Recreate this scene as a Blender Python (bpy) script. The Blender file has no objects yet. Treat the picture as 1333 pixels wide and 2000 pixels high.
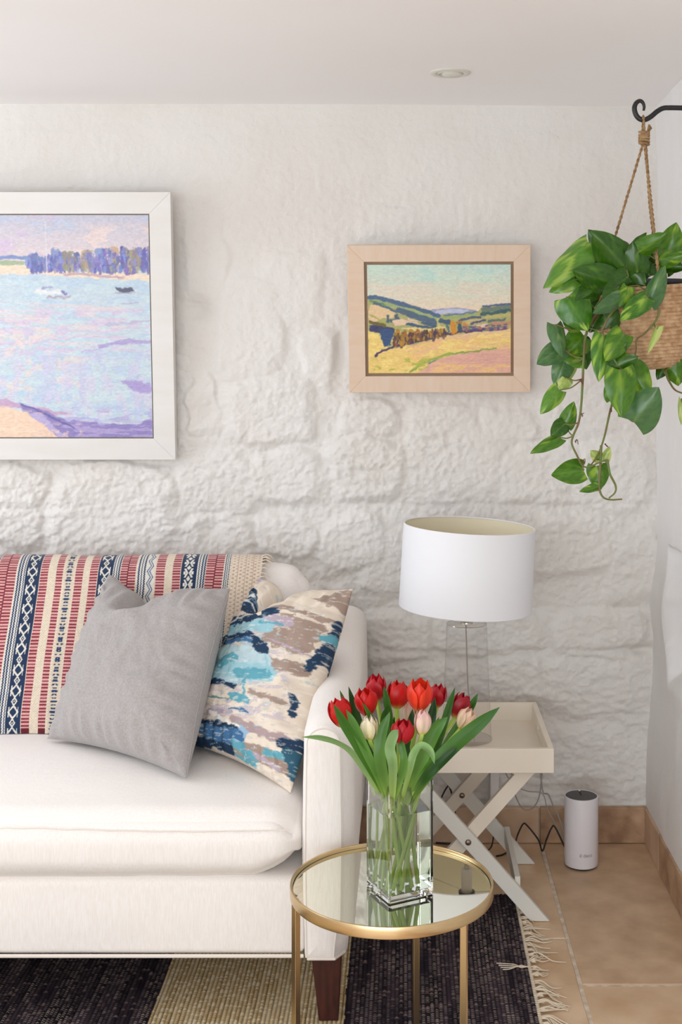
import bpy, bmesh, math, random
import numpy as np
from mathutils import Vector, Matrix

# ------------------------------------------------------------------ camera, world, lights
F = 2440.0            # focal length in pixels of the 1333x2000 frame
VX, VY, EYE = 790.0, 690.0, 1.42
sc = bpy.context.scene
cam = bpy.data.cameras.new('camera')
cam.sensor_fit = 'VERTICAL'; cam.sensor_height = 24.0
cam.lens = F / 2000.0 * 24.0
cam.shift_x = -(VX - 666.5) / 2000.0
cam.shift_y = -(1000.0 - VY) / 2000.0
cam.clip_start = 0.02
cam.dof.use_dof = True; cam.dof.focus_distance = 2.7; cam.dof.aperture_fstop = 9.0
camo = bpy.data.objects.new('camera', cam)
camo.location = (0, 0, EYE); camo.rotation_euler = (math.pi/2, 0, 0)
sc.collection.objects.link(camo); sc.camera = camo

w = bpy.data.worlds.new('daylight'); sc.world = w; w.use_nodes = True
bg = w.node_tree.nodes['Background']
bg.inputs[0].default_value = (0.86, 0.93, 1.0, 1); bg.inputs[1].default_value = 1.7

def area(name, loc, rot, sx, sy, power, col):
    l = bpy.data.lights.new(name, 'AREA'); l.shape = 'RECTANGLE'
    l.size = sx; l.size_y = sy; l.energy = power; l.color = col
    o = bpy.data.objects.new(name, l); o.location = loc; o.rotation_euler = rot
    sc.collection.objects.link(o); return o
R90 = math.pi/2
area('left_window_light', (-2.52, 2.45, 1.42), (0, -R90, 0), 1.15, 1.7, 20, (0.87, 0.93, 1.0))
area('garden_door_light', (-0.9, -1.42, 1.10), (R90+0.12, 0, 0), 2.7, 1.7, 68, (0.87, 0.94, 1.0))
sun = bpy.data.lights.new('sun', 'SUN'); sun.energy = 0.0
sc.view_settings.view_transform = 'Standard'; sc.view_settings.look = 'None'
sc.view_settings.gamma = 1.0; sc.view_settings.use_curve_mapping = False
sc.view_settings.exposure = -0.13
sc.cycles.max_bounces = 14; sc.cycles.transmission_bounces = 14
sc.cycles.transparent_max_bounces = 24; sc.cycles.diffuse_bounces = 6
sc.cycles.use_denoising = True
sc.cycles.sample_clamp_indirect = 8

# ------------------------------------------------------------------ helpers
rng = np.random.default_rng(7)
rnd = random.Random(3)
def P(px, py, Y):
    return Vector(((px-VX)/F*Y, Y, EYE-(py-VY)/F*Y))
def Pz(px, py, z):
    Y = (EYE-z)*F/(py-VY); return P(px, py, Y)
def srgb(r, g, b):
    f = lambda c: (c/255/12.92 if c/255 <= 0.04045 else ((c/255+0.055)/1.055)**2.4)
    return (f(r), f(g), f(b), 1.0)
def srgb_arr(a):
    a = np.clip(a, 0, 255)/255.0
    return np.where(a <= 0.04045, a/12.92, ((a+0.055)/1.055)**2.4)

_perm = np.random.default_rng(11).random((257, 257))
def vnoise(x, y, seed=0):
    x = np.asarray(x, float)+seed*17.31+1000; y = np.asarray(y, float)+seed*9.73+1000
    xi = np.floor(x).astype(int); yi = np.floor(y).astype(int)
    fx = x-xi; fy = y-yi
    fx = fx*fx*fx*(fx*(fx*6-15)+10); fy = fy*fy*fy*(fy*(fy*6-15)+10)
    a = _perm[xi % 257, yi % 257]; b = _perm[(xi+1) % 257, yi % 257]
    c = _perm[xi % 257, (yi+1) % 257]; d = _perm[(xi+1) % 257, (yi+1) % 257]
    return (a*(1-fx)+b*fx)*(1-fy)+(c*(1-fx)+d*fx)*fy
def fbm(x, y, octv=4, seed=0, gain=0.5):
    s = 0; a = 1; t = 0
    for i in range(octv):
        s = s+a*(vnoise(x*2**i, y*2**i, seed+i*3)-0.5)*2; t += a; a *= gain
    return s/t
def sstep(a, b, x):
    t = np.clip((x-a)/(b-a), 0, 1); return t*t*(3-2*t)

def link(o, parent=None):
    sc.collection.objects.link(o)
    if parent is not None:
        o.parent = parent
        o.matrix_parent_inverse = parent.matrix_basis.inverted()
    return o
def tag(o, label=None, cat=None, group=None, kind=None):
    if label: o['label'] = label
    if cat: o['category'] = cat
    if group: o['group'] = group
    if kind: o['kind'] = kind
    return o
def thing(name, label, cat, loc=(0, 0, 0), group=None):
    o = bpy.data.objects.new(name, None); o.location = loc
    o.empty_display_size = 0.05
    sc.collection.objects.link(o); tag(o, label, cat, group); return o
def mesh_obj(name, me, m, parent=None, smooth=True):
    if m is not None:
        me.materials.clear(); me.materials.append(m)
    if smooth and len(me.polygons):
        me.polygons.foreach_set('use_smooth', [True]*len(me.polygons))
        if len(me.polygons) < 12000 and name != 'arm': me.set_sharp_from_angle(angle=math.radians(38))
    return link(bpy.data.objects.new(name, me), parent)

class MB:
    """collects shapes, builds ONE mesh"""
    def __init__(s): s.v = []; s.f = []; s.c = []
    def add(s, vs, fs, col=None):
        o = len(s.v); s.v += [tuple(v) for v in vs]
        s.f += [tuple(i+o for i in f) for f in fs]
        s.c += [(col or (1, 1, 1, 1))]*len(vs) if not isinstance(col, list) else col
    def box(s, x0, x1, y0, y1, z0, z1):
        s.add([(x0,y0,z0),(x1,y0,z0),(x1,y1,z0),(x0,y1,z0),(x0,y0,z1),(x1,y0,z1),(x1,y1,z1),(x0,y1,z1)],
              [(0,3,2,1),(4,5,6,7),(0,1,5,4),(1,2,6,5),(2,3,7,6),(3,0,4,7)]); return s
    def bar(s, a, b, wx, wy, up=(0,0,1), roll=0):
        a = Vector(a); b = Vector(b); t = (b-a).normalized()
        u = Vector(up); x = t.cross(u)
        if x.length < 1e-4: x = t.cross(Vector((0,1,0)))
        x.normalize(); y = x.cross(t).normalized()
        if roll:
            m = Matrix.Rotation(roll, 3, t); x = m@x; y = m@y
        vs = [p+x*sx*wx/2+y*sy*wy/2 for p in (a, b) for sx, sy in ((-1,-1),(1,-1),(1,1),(-1,1))]
        s.add(vs, [(3,2,1,0),(4,5,6,7),(0,1,5,4),(1,2,6,5),(2,3,7,6),(3,0,4,7)]); return s
    def tube(s, pts, r, n=8, cap=True, col=None):
        pts = [Vector(p) for p in pts]; rs = r if isinstance(r, (list, tuple)) else [r]*len(pts)
        vs = []; fs = []; nrm = None
        for i, p in enumerate(pts):
            t = (pts[min(i+1, len(pts)-1)]-pts[max(i-1, 0)]).normalized()
            if nrm is None:
                nrm = t.orthogonal().normalized()
            nrm = (nrm-t*nrm.dot(t)); nrm = nrm.normalized() if nrm.length > 1e-6 else t.orthogonal().normalized()
            bi = t.cross(nrm)
            for k in range(n):
                a = 2*math.pi*k/n; vs.append(p+(nrm*math.cos(a)+bi*math.sin(a))*rs[i])
        for i in range(len(pts)-1):
            for k in range(n):
                fs.append((i*n+k, i*n+(k+1) % n, (i+1)*n+(k+1) % n, (i+1)*n+k))
        if cap:
            fs.append(tuple(reversed(range(n)))); fs.append(tuple((len(pts)-1)*n+k for k in range(n)))
        s.add(vs, fs, col); return s
    def lathe(s, prof, c=(0, 0, 0), n=48, cap=False, M=None):
        vs = []; fs = []; c = Vector(c)
        for r, z in prof:
            for k in range(n):
                a = 2*math.pi*k/n; v = Vector((r*math.cos(a), r*math.sin(a), z))
                if M is not None: v = M@v
                vs.append(v+c)
        m = len(prof)
        for i in range(m-1):
            for k in range(n):
                fs.append((i*n+k, i*n+(k+1) % n, (i+1)*n+(k+1) % n, (i+1)*n+k))
        if cap:
            fs.append(tuple(reversed(range(n)))); fs.append(tuple((m-1)*n+k for k in range(n)))
        s.add(vs, fs); return s
    def build(s, name, m, parent=None, smooth=True, bevel=0, colors=False, origin=None):
        me = bpy.data.meshes.new(name)
        me.from_pydata(s.v, [], s.f)
        if colors:
            ca = me.color_attributes.new('Col', 'FLOAT_COLOR', 'POINT')
            ca.data.foreach_set('color', np.array(s.c, dtype=np.float32).ravel())
        me.update()
        o = mesh_obj(name, me, m, parent, smooth)
        if bevel:
            bv = o.modifiers.new('bevel', 'BEVEL'); bv.width = bevel; bv.segments = 3
            bv.limit_method = 'ANGLE'; bv.angle_limit = math.radians(40)
            bv.harden_normals = False
            for p in me.polygons: p.use_smooth = smooth
        return o

def grid_mesh(name, V, C=None, flip=False, back=None):
    """V: (ny,nx,3); back: a second grid sharing its border, closes the body"""
    ny, nx, _ = V.shape
    verts = V.reshape(-1, 3)
    idx = np.arange(ny*nx).reshape(ny, nx)
    q = np.stack([idx[:-1, :-1], idx[:-1, 1:], idx[1:, 1:], idx[1:, :-1]], -1).reshape(-1, 4)
    if flip: q = q[:, ::-1]
    faces = q
    cols = None if C is None else C.reshape(-1, C.shape[-1])
    if back is not None:
        bi = np.full((ny, nx), -1)
        inner = np.zeros((ny, nx), bool); inner[1:-1, 1:-1] = True
        bi[~inner] = idx[~inner]
        bi[inner] = ny*nx+np.arange(inner.sum())
        verts = np.concatenate([verts, back[inner]])
        if cols is not None: cols = np.concatenate([cols, C[inner]])
        q2 = np.stack([bi[:-1, :-1], bi[:-1, 1:], bi[1:, 1:], bi[1:, :-1]], -1).reshape(-1, 4)
        faces = np.concatenate([faces, q2 if flip else q2[:, ::-1]])
    me = bpy.data.meshes.new(name)
    me.vertices.add(len(verts)); me.vertices.foreach_set('co', np.ascontiguousarray(verts, dtype=np.float32).ravel())
    n = len(faces)
    me.loops.add(n*4); me.loops.foreach_set('vertex_index', np.ascontiguousarray(faces, dtype=np.int32).ravel())
    me.polygons.add(n); me.polygons.foreach_set('loop_start', np.arange(n, dtype=np.int32)*4)
    me.polygons.foreach_set('loop_total', np.full(n, 4, dtype=np.int32))
    me.update(calc_edges=True); me.validate()
    if cols is not None:
        ca = me.color_attributes.new('Col', 'FLOAT_COLOR', 'POINT')
        c4 = np.ones((len(verts), 4), np.float32); c4[:, :3] = cols[:, :3]
        ca.data.foreach_set('color', c4.ravel())
    return me

def rbox_mesh(name, size, r, n=24, deform=None, C=None):
    """rounded box, quads, centred; deform(V)->V"""
    hx, hy, hz = [s/2 for s in size]
    bm = bmesh.new()
    bmesh.ops.create_cube(bm, size=2.0)
    bmesh.ops.subdivide_edges(bm, edges=bm.edges[:], cuts=n, use_grid_fill=True)
    me = bpy.data.meshes.new(name); bm.to_mesh(me); bm.free()
    V = np.empty(len(me.vertices)*3, np.float32); me.vertices.foreach_get('co', V); V = V.reshape(-1, 3).astype(float)
    # concentrate points towards the edges
    V = np.sign(V)*(1-(1-np.abs(V))**1.35)
    W = V*np.array([hx, hy, hz]); I = np.clip(W, [-hx+r, -hy+r, -hz+r], [hx-r, hy-r, hz-r])
    D = W-I; L = np.linalg.norm(D, axis=1, keepdims=True)
    W = np.where(L > 1e-9, I+D/np.maximum(L, 1e-9)*np.minimum(L*1.0, r), W)
    if deform is not None: W = deform(W, V)
    me.vertices.foreach_set('co', W.astype(np.float32).ravel()); me.update()
    return me
def crom(pts, n=8):
    pts = [Vector(p) for p in pts]
    if len(pts) < 3: return [pts[0].lerp(pts[-1], i/n) for i in range(n+1)]
    q = [pts[0]*2-pts[1]]+pts+[pts[-1]*2-pts[-2]]; out = []
    for i in range(1, len(q)-2):
        a, b, c, d = q[i-1:i+3]
        for k in range(n):
            t = k/n
            out.append(0.5*((2*b)+(c-a)*t+(2*a-5*b+4*c-d)*t*t+(3*b-a-3*c+d)*t**3))
    out.append(pts[-1]); return out

# ------------------------------------------------------------------ materials
def mat(name, col=(0.8, 0.8, 0.8, 1), rough=0.6, metal=0.0, attr=False, noise=None, bump=None, spec=0.5,
        sheen=0.0, trans=0.0, sss=0.0, coat=0.0, aniso=0.0):
    """noise=(scale, darker colour, detail, (sx,sy,sz)); bump=[(scale,strength,dist,(sx,sy,sz)),...]"""
    m = bpy.data.materials.new(name); m.use_nodes = True
    nt = m.node_tree; N = nt.nodes; L = nt.links
    b = N['Principled BSDF']
    b.inputs['Roughness'].default_value = rough; b.inputs['Metallic'].default_value = metal
    b.inputs['Specular IOR Level'].default_value = spec
    if sheen: b.inputs['Sheen Weight'].default_value = sheen
    if coat: b.inputs['Coat Weight'].default_value = coat
    if aniso: b.inputs['Anisotropic'].default_value = aniso
    if sss:
        b.inputs['Subsurface Weight'].default_value = sss; b.inputs['Subsurface Scale'].default_value = 0.01
    b.inputs['Base Color'].default_value = col
    tc = N.new('ShaderNodeTexCoord')
    src = None
    if attr:
        a = N.new('ShaderNodeAttribute'); a.attribute_name = 'Col'; src = a.outputs['Color']
    if noise:
        mp = N.new('ShaderNodeMapping'); mp.inputs['Scale'].default_value = noise[3] if len(noise) > 3 else (1, 1, 1)
        L.new(tc.outputs['Object'], mp.inputs[0])
        nz = N.new('ShaderNodeTexNoise'); nz.inputs['Scale'].default_value = noise[0]
        nz.inputs['Detail'].default_value = noise[2] if len(noise) > 2 else 4
        L.new(mp.outputs[0], nz.inputs['Vector'])
        rp = N.new('ShaderNodeValToRGB'); rp.color_ramp.elements[0].position = 0.33; rp.color_ramp.elements[1].position = 0.67
        L.new(nz.outputs['Fac'], rp.inputs[0])
        mx = N.new('ShaderNodeMix'); mx.data_type = 'RGBA'
        L.new(rp.outputs[0], mx.inputs[0])
        if attr:
            mx.blend_type = 'MULTIPLY'; mx.inputs[0].default_value = 1
            L.remove(mx.inputs[0].links[0])
            rp.color_ramp.elements[0].color = noise[1]; rp.color_ramp.elements[1].color = (1, 1, 1, 1)
            L.new(src, mx.inputs[6]); L.new(rp.outputs[0], mx.inputs[7])
        else:
            mx.inputs[6].default_value = noise[1]; mx.inputs[7].default_value = col
        src = mx.outputs[2]
    if src is not None: L.new(src, b.inputs['Base Color'])
    prev = None
    for bp in (bump or []):
        mp = N.new('ShaderNodeMapping'); mp.inputs['Scale'].default_value = bp[3] if len(bp) > 3 else (1, 1, 1)
        L.new(tc.outputs['Object'], mp.inputs[0])
        nz = N.new('ShaderNodeTexNoise'); nz.inputs['Scale'].default_value = bp[0]; nz.inputs['Detail'].default_value = 4
        L.new(mp.outputs[0], nz.inputs['Vector'])
        bu = N.new('ShaderNodeBump'); bu.inputs['Strength'].default_value = bp[1]; bu.inputs['Distance'].default_value = bp[2]
        L.new(nz.outputs['Fac'], bu.inputs['Height'])
        if prev is not None: L.new(prev, bu.inputs['Normal'])
        prev = bu.outputs['Normal']
    if prev is not None: L.new(prev, b.inputs['Normal'])
    if trans:   # light passing through a thin sheet
        tr = N.new('ShaderNodeBsdfTranslucent'); ms = N.new('ShaderNodeMixShader'); ms.inputs[0].default_value = trans
        if src is not None: L.new(src, tr.inputs[0])
        else: tr.inputs[0].default_value = col
        L.new(b.outputs[0], ms.inputs[1]); L.new(tr.outputs[0], ms.inputs[2])
        L.new(ms.outputs[0], N['Material Output'].inputs['Surface'])
    return m
def thin_glass(name, tint=(0.97, 0.985, 0.98, 1), ior=1.45, edge=None):
    m = bpy.data.materials.new(name); m.use_nodes = True; nt = m.node_tree; N = nt.nodes; L = nt.links
    N.remove(N['Principled BSDF'])
    t = N.new('ShaderNodeBsdfTransparent'); t.inputs[0].default_value = tint
    g = N.new('ShaderNodeBsdfGlossy'); g.inputs['Roughness'].default_value = 0.01
    lw = N.new('ShaderNodeLayerWeight'); lw.inputs[0].default_value = 0.5      # Schlick's curve, the same on both faces
    pw = N.new('ShaderNodeMath'); pw.operation = 'POWER'; pw.inputs[1].default_value = 5.0
    ma = N.new('ShaderNodeMath'); ma.operation = 'MULTIPLY_ADD'; r0 = ((ior-1)/(ior+1))**2
    ma.inputs[1].default_value = 0.85-r0; ma.inputs[2].default_value = r0
    L.new(lw.outputs['Facing'], pw.inputs[0]); L.new(pw.outputs[0], ma.inputs[0])
    ms = N.new('ShaderNodeMixShader')
    L.new(ma.outputs[0], ms.inputs[0]); L.new(t.outputs[0], ms.inputs[1]); L.new(g.outputs[0], ms.inputs[2])
    L.new(ms.outputs[0], N['Material Output'].inputs['Surface'])
    return m
def real_glass(name, col=(1, 1, 1, 1), ior=1.5):
    m = bpy.data.materials.new(name); m.use_nodes = True; nt = m.node_tree; N = nt.nodes
    b = N['Principled BSDF']; b.inputs['Transmission Weight'].default_value = 1
    b.inputs['Base Color'].default_value = col; b.inputs['Roughness'].default_value = 0.0; b.inputs['IOR'].default_value = ior
    return m

M_wall = mat('limewashed_stone', srgb(223, 220, 216), 0.8, noise=(2.6, srgb(217, 212, 206), 5), spec=0.25,
             bump=[(45, 0.5, 0.006), (170, 0.35, 0.002)])
M_plaster = mat('smooth_plaster', srgb(228, 226, 225), 0.75, spec=0.25, noise=(3, srgb(224, 221, 218), 3), bump=[(18, 0.25, 0.006), (90, 0.2, 0.0015)])
M_ceil = mat('ceiling_paint', srgb(243, 241, 241), 0.8, spec=0.2, noise=(1.2, srgb(240, 237, 236), 2))
M_tile = mat('limestone_tile', srgb(212, 182, 150), 0.42, noise=(11, srgb(184, 152, 120), 12), spec=0.4, bump=[(60, 0.15, 0.001)])
M_tile2 = mat('limestone_tile_pale', srgb(222, 194, 162), 0.42, noise=(8, srgb(194, 160, 124), 12), spec=0.4, bump=[(60, 0.15, 0.001)])
M_skirt = mat('skirting_stone', srgb(196, 162, 130), 0.4, noise=(14, srgb(140, 106, 80), 10), spec=0.4)
M_skirtp = mat('skirting_stone_pale', srgb(208, 180, 152), 0.4, noise=(9, srgb(184, 150, 122), 8), spec=0.4)
M_grout = mat('grout', srgb(224, 212, 196), 0.9, noise=(40, srgb(190, 172, 152), 4))
M_sofa = mat('sofa_linen', srgb(241, 236, 232), 0.85, spec=0.2, sheen=0.25,
             noise=(60, srgb(235, 228, 222), 4, (6, 6, 0.6)), bump=[(90, 0.22, 0.002, (6, 6, 0.5)), (90, 0.12, 0.002, (0.6, 0.6, 6)), (9, 0.25, 0.01)])
M_sofa_pipe = mat('sofa_piping', srgb(226, 217, 208), 0.85, spec=0.2)
M_legwood = mat('mahogany', srgb(70, 30, 26), 0.3, noise=(20, srgb(48, 18, 18), 5, (6, 6, 0.6)), spec=0.5, coat=0.2)
M_grey = mat('grey_linen', srgb(166, 161, 159), 0.9, spec=0.15, sheen=0.2, noise=(220, srgb(154, 148, 146), 4, (1, 1, 1)),
             bump=[(330, 0.3, 0.0015), (14, 0.2, 0.01)])
M_print = mat('printed_cotton', attr=True, rough=0.8, spec=0.2, bump=[(300, 0.25, 0.001)])
M_throw = mat('woven_throw', attr=True, rough=0.9, spec=0.1, sheen=0.2, bump=[(420, 0.5, 0.0015)])
M_cream_thread = mat('cream_thread', srgb(226, 212, 190), 0.9, spec=0.1)
M_lace = mat('lace_thread', srgb(222, 208, 190), 0.9, spec=0.1)
M_rug = mat('rag_rug', attr=True, rough=0.95, spec=0.1, bump=[(500, 0.4, 0.001)])
M_brass = mat('brushed_brass', srgb(214, 190, 148), 0.24, metal=1.0, noise=(30, srgb(206, 180, 136), 3, (1, 1, 20)), aniso=0.4)
M_brasstub = mat('brass_tube', srgb(212, 188, 146), 0.28, metal=1.0)
M_mirror = mat('mirror', srgb(232, 232, 218), 0.02, metal=1.0)
M_medge = mat('mirror_edge', srgb(60, 110, 90), 0.1, spec=0.7)
M_vase = real_glass('vase_glass', (0.985, 0.997, 0.99, 1), 1.5)
M_vedge = mat('glass_edge', srgb(210, 230, 222), 0.08, spec=0.9, trans=0.5)
M_lampglass = thin_glass('lamp_glass', (0.965, 0.962, 0.965, 1), 1.42)
M_water = real_glass('water', (0.96, 0.995, 0.93, 1), 1.33)
M_surf = thin_glass('water_surface', (0.86, 0.96, 0.74, 1), 1.5)
M_shade = mat('lamp_shade_cotton', srgb(234, 234, 237), 0.85, spec=0.1, bump=[(500, 0.1, 0.0005)])
M_shadein = mat('shade_lining', srgb(232, 224, 198), 0.7, spec=0.2)
M_chrome = mat('chrome', srgb(215, 215, 215), 0.12, metal=1.0)
M_dark = mat('dark_plastic', srgb(38, 38, 42), 0.35, spec=0.5, bump=[(300, 0.2, 0.001)])
M_white_pl = mat('white_plastic', srgb(226, 222, 226), 0.28, spec=0.5)
M_print_grey = mat('grey_print', srgb(140, 134, 134), 0.4)
M_paint = mat('cream_painted_wood', srgb(229, 219, 204), 0.5, spec=0.35, noise=(8, srgb(224, 213, 197), 3))
M_paint_shaded = mat('cream_painted_wood_shaded', srgb(218, 216, 208), 0.5, spec=0.35)  # same cream paint, greyed: the shade on these bars is in the colour
M_bolt = mat('bolt_steel', srgb(140, 125, 112), 0.35, metal=0.9)
M_cord_g = mat('grey_cable', srgb(150, 143, 138), 0.5)
M_cord_b = mat('black_cable', srgb(28, 24, 24), 0.45)
M_iron = mat('black_iron', srgb(24, 23, 25), 0.45, spec=0.5, bump=[(60, 0.3, 0.002)])
M_jute = mat('jute', srgb(172, 142, 106), 0.95, spec=0.05, noise=(120, srgb(132, 102, 70), 4), bump=[(500, 0.6, 0.002)])
M_jute2 = mat('jute_basket', srgb(206, 172, 136), 0.95, spec=0.05, noise=(70, srgb(168, 130, 94), 5), bump=[(420, 0.5, 0.001)])
M_leaf = mat('pothos_leaf', attr=True, rough=0.26, spec=0.5, trans=0.18, bump=[(30, 0.15, 0.003)])
M_vine = mat('vine_stem', srgb(96, 124, 52), 0.5, noise=(30, srgb(112, 84, 52), 2))
M_tleaf = mat('tulip_leaf', attr=True, rough=0.4, spec=0.4, trans=0.22)
M_tstem = mat('tulip_stem', srgb(172, 208, 78), 0.4, noise=(12, srgb(190, 216, 108), 2), trans=0.25)
M_petal = mat('tulip_petal', attr=True, rough=0.38, spec=0.35, trans=0.25, noise=(90, (0.82, 0.8, 0.8, 1), 3, (3, 3, 0.3)))
M_soil = mat('potting_soil', srgb(50, 38, 30), 0.95, noise=(60, srgb(30, 22, 18), 4))
M_frame_w = mat('white_frame', srgb(222, 219, 216), 0.55, spec=0.3, noise=(5, srgb(218, 214, 209), 4, (1, 1, 5)))
M_frame_o = mat('limed_wood_frame', srgb(218, 196, 176), 0.6, spec=0.25, noise=(9, srgb(216, 189, 164), 6, (1.2, 1, 8)))
M_frame_oh = mat('limed_wood_rail', srgb(218, 197, 178), 0.6, spec=0.25, noise=(9, srgb(216, 190, 166), 6, (8, 1, 1.2)))
M_liner = mat('frame_liner', srgb(150, 124, 98), 0.6)
M_liner_w = mat('frame_liner_grey', srgb(150, 140, 128), 0.7)
M_oil = mat('oil_paint', attr=True, rough=0.5, spec=0.3, bump=[(260, 0.35, 0.0015), (90, 0.3, 0.002, (1, 1, 3))])
M_canvas = mat('canvas', srgb(214, 204, 190), 0.9)
M_light_w = mat('downlight_rim', srgb(214, 212, 202), 0.4)
M_light_i = mat('downlight_well', srgb(206, 204, 194), 0.5)
M_conduit = mat('white_conduit', srgb(228, 224, 222), 0.5)

# ------------------------------------------------------------------ setting
ROOM_Z, WY, WX = 2.147, 3.65, 0.737

def wall_depth(px, py):
    """how far (m) the rough wall stands proud towards the room; px,py are wall coordinates in 1/668 m"""
    X = px/668.0; Z = py/668.0
    rough = (0.12+0.88*sstep(560, 980, py))*(1-0.15*sstep(1190, 1500, py))*(1-0.25*sstep(700, 1100, px))
    wx = px+22*fbm(px/70, py/70, 3, 5); wy = py+18*fbm(px/70, py/70, 3, 9)
    d = 0.010*fbm(px/260, py/240, 3, 1)
    # stones: centre, half size, proud
    stones = [(30,1015,62,60,.016),(40,940,60,34,.012),(225,1010,140,95,.024),(235,930,110,34,.014),(415,1060,90,60,.016),
              (430,950,85,60,.012),(530,800,95,70,.018),(400,790,30,70,.010),(560,930,80,55,.016),(715,915,80,68,.018),
              (560,1050,70,48,.015),(690,1060,70,62,.016),(880,900,110,78,.012),(1050,925,90,60,.011),(1200,930,80,70,.012),
              (770,1100,70,70,.012),(1120,1060,120,62,.014),(1240,1100,60,80,.016),(940,1080,90,70,.012),(490,640,70,110,.014),
              (400,500,40,90,.008),(570,560,70,70,.010),(620,700,40,60,.012),(860,820,70,34,.010),(720,820,60,36,.013),
              (990,830,60,38,.010),(1130,800,70,60,.008),(750,1240,110,48,.016),(960,1235,120,44,.015),(1170,1235,100,46,.012),
              (820,1330,120,44,.012),(1000,1330,70,50,.012),(1160,1340,100,60,.010),(1130,1470,110,60,.010),(1230,1500,60,60,.006),
              (920,1430,110,50,.010),(640,330,110,50,.005),(860,320,100,56,.005),(1080,330,100,60,.005),(420,310,90,46,.006),
              (200,290,90,36,.005),(40,300,70,40,.006),(1130,560,70,110,.007),(1200,720,70,60,.006),(620,1180,60,50,.012),
              (420,1160,70,50,.014),(180,1150,100,60,.014),(760,430,60,34,.006),(960,430,70,34,.005)]
    st = np.zeros_like(px)
    for cx, cy, hx, hy, pr in stones:
        q = np.maximum(np.abs(wx-cx)/hx, np.abs(wy-cy)/hy)*0.55+0.45*np.hypot((wx-cx)/hx, (wy-cy)/hy)
        st = np.maximum(st, pr*1.15*(1-sstep(0.74, 1.12, q)))
    d += st*(0.55+0.45*rough)
    # chiselled faces, pits
    r1 = fbm(px/17+1.2*fbm(px/50, py/50, 2, 3), py/14, 3, 21, 0.75)
    r2 = 1-np.abs(fbm(px/30, py/24, 4, 31, 0.7))*2.2
    r3 = fbm(px/9, py/8, 2, 35, 0.8)
    patch = sstep(-0.25, 0.35, fbm(px/130, py/110, 2, 37))
    d += (0.0009+0.0050*rough*(0.20+0.85*patch))*r1+(0.0005+0.0034*rough*(0.4+0.8*patch))*r2+(0.0008+0.0032*rough)*r3
    d += 0.0013*(1-rough)*np.abs(fbm(px/20, py/60, 3, 41))*2     # trowel drags, vertical
    low = sstep(1200, 1260, py)
    d += 0.0045*low*fbm(px/34, py/15, 4, 51, 0.7)
    # joints: long course lines
    for yj, x0, x1, dep in ((992, -300, 150, .006), (985, 640, 1290, .006), (1268, 700, 1290, .010), (1188, 700, 1260, .006),
                            (1395, 760, 1290, .004), (243, -200, 1290, .003)):
        yy = yj+6*fbm(px/90, px*0+yj, 3, 61)
        k = np.exp(-((py-yy)/5.0)**2)*sstep(x0, x0+40, px)*(1-sstep(x1-40, x1, px))
        d -= 0.55*dep*k
    # hollows beside the pictures
    for cx, cy, sx, sy, dep in ((385, 605, 26, 22, .022), (666, 690, 12, 44, .02), (410, 805, 22, 26, .014), (415, 1030, 20, 26, .016),
                                (330, 905, 70, 10, .01), (640, 1160, 22, 22, .014), (1240, 1270, 40, 9, .02)):
        d -= dep*np.exp(-((px-cx)/sx)**2-((py-cy)/sy)**2)
    # the top band by the ceiling is plastered flush
    d = d*(0.35+0.65*sstep(200, 520, py))+0.02*sstep(235, 205, py)*0
    return d

def build_back_wall():
    xs = np.concatenate([np.linspace(-2.62, -1.30, 40)[:-1], np.arange(-1.30, 0.80, 0.0042)])
    zs = np.concatenate([[-0.02, 0.05], np.arange(0.09, 2.155, 0.0042)])
    X, Z = np.meshgrid(xs, zs)
    px = VX+X*668.5; py = VY-(Z-EYE)*668.5
    d = wall_depth(px, py)
    Y = WY-0.004-d
    # lean the top of the wall a hair, as the plaster line under the ceiling does
    V = np.stack([X, Y, Z], -1)
    me = grid_mesh('wall_back', V)
    o = mesh_obj('wall_back', me, M_wall); tag(o, kind='structure'); return o
build_back_wall()

def build_right_wall():
    ys = np.concatenate([np.linspace(-1.5, 2.9, 60)[:-1], np.arange(2.9, 3.70, 0.006)])
    zs = np.arange(-0.02, 2.16, 0.0075)
    Yg, Z = np.meshgrid(ys, zs)
    X = WX+0.0*Yg
    X = X-0.010*sstep(0.95, 0.70, Z)-0.022*sstep(0.55, 0.12, Z)-0.012*np.exp(-((Z-0.70)/0.09)**2)
    X = X+0.004*fbm(Yg*7, Z*5, 4, 71)+0.006*fbm(Yg*2, Z*2, 2, 72)
    # a niche with soft plaster edges
    wob = 0.010*fbm(Yg*9, Z*9, 2, 77)
    ny = sstep(3.475, 3.455, Yg+wob+0.02*(0.86-Z))*sstep(2.85, 2.9, Yg)
    nz = sstep(0.885, 0.855, Z+wob)*sstep(0.50, 0.66, Z+wob)
    X = X+0.20*ny*nz
    me = grid_mesh('wall_right', np.stack([X, Yg, Z], -1), flip=True)
    tag(mesh_obj('wall_right', me, M_plaster), kind='structure')
build_right_wall()

def build_ceiling():
    xs = np.linspace(-2.6, 0.9, 60); ys = np.linspace(-1.6, 3.72, 90)
    X, Y = np.meshgrid(xs, ys)
    Z = ROOM_Z-0.006*sstep(-0.4, 0.75, X)*sstep(3.2, 3.6, Y)+0.0012*fbm(X*0.8, Y*0.8, 2, 81)
    # hole for the downlight is covered by its rim
    tag(mesh_obj('ceiling', grid_mesh('ceiling', np.stack([X, Y, Z], -1), flip=True), M_ceil), kind='structure')
build_ceiling()

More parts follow.
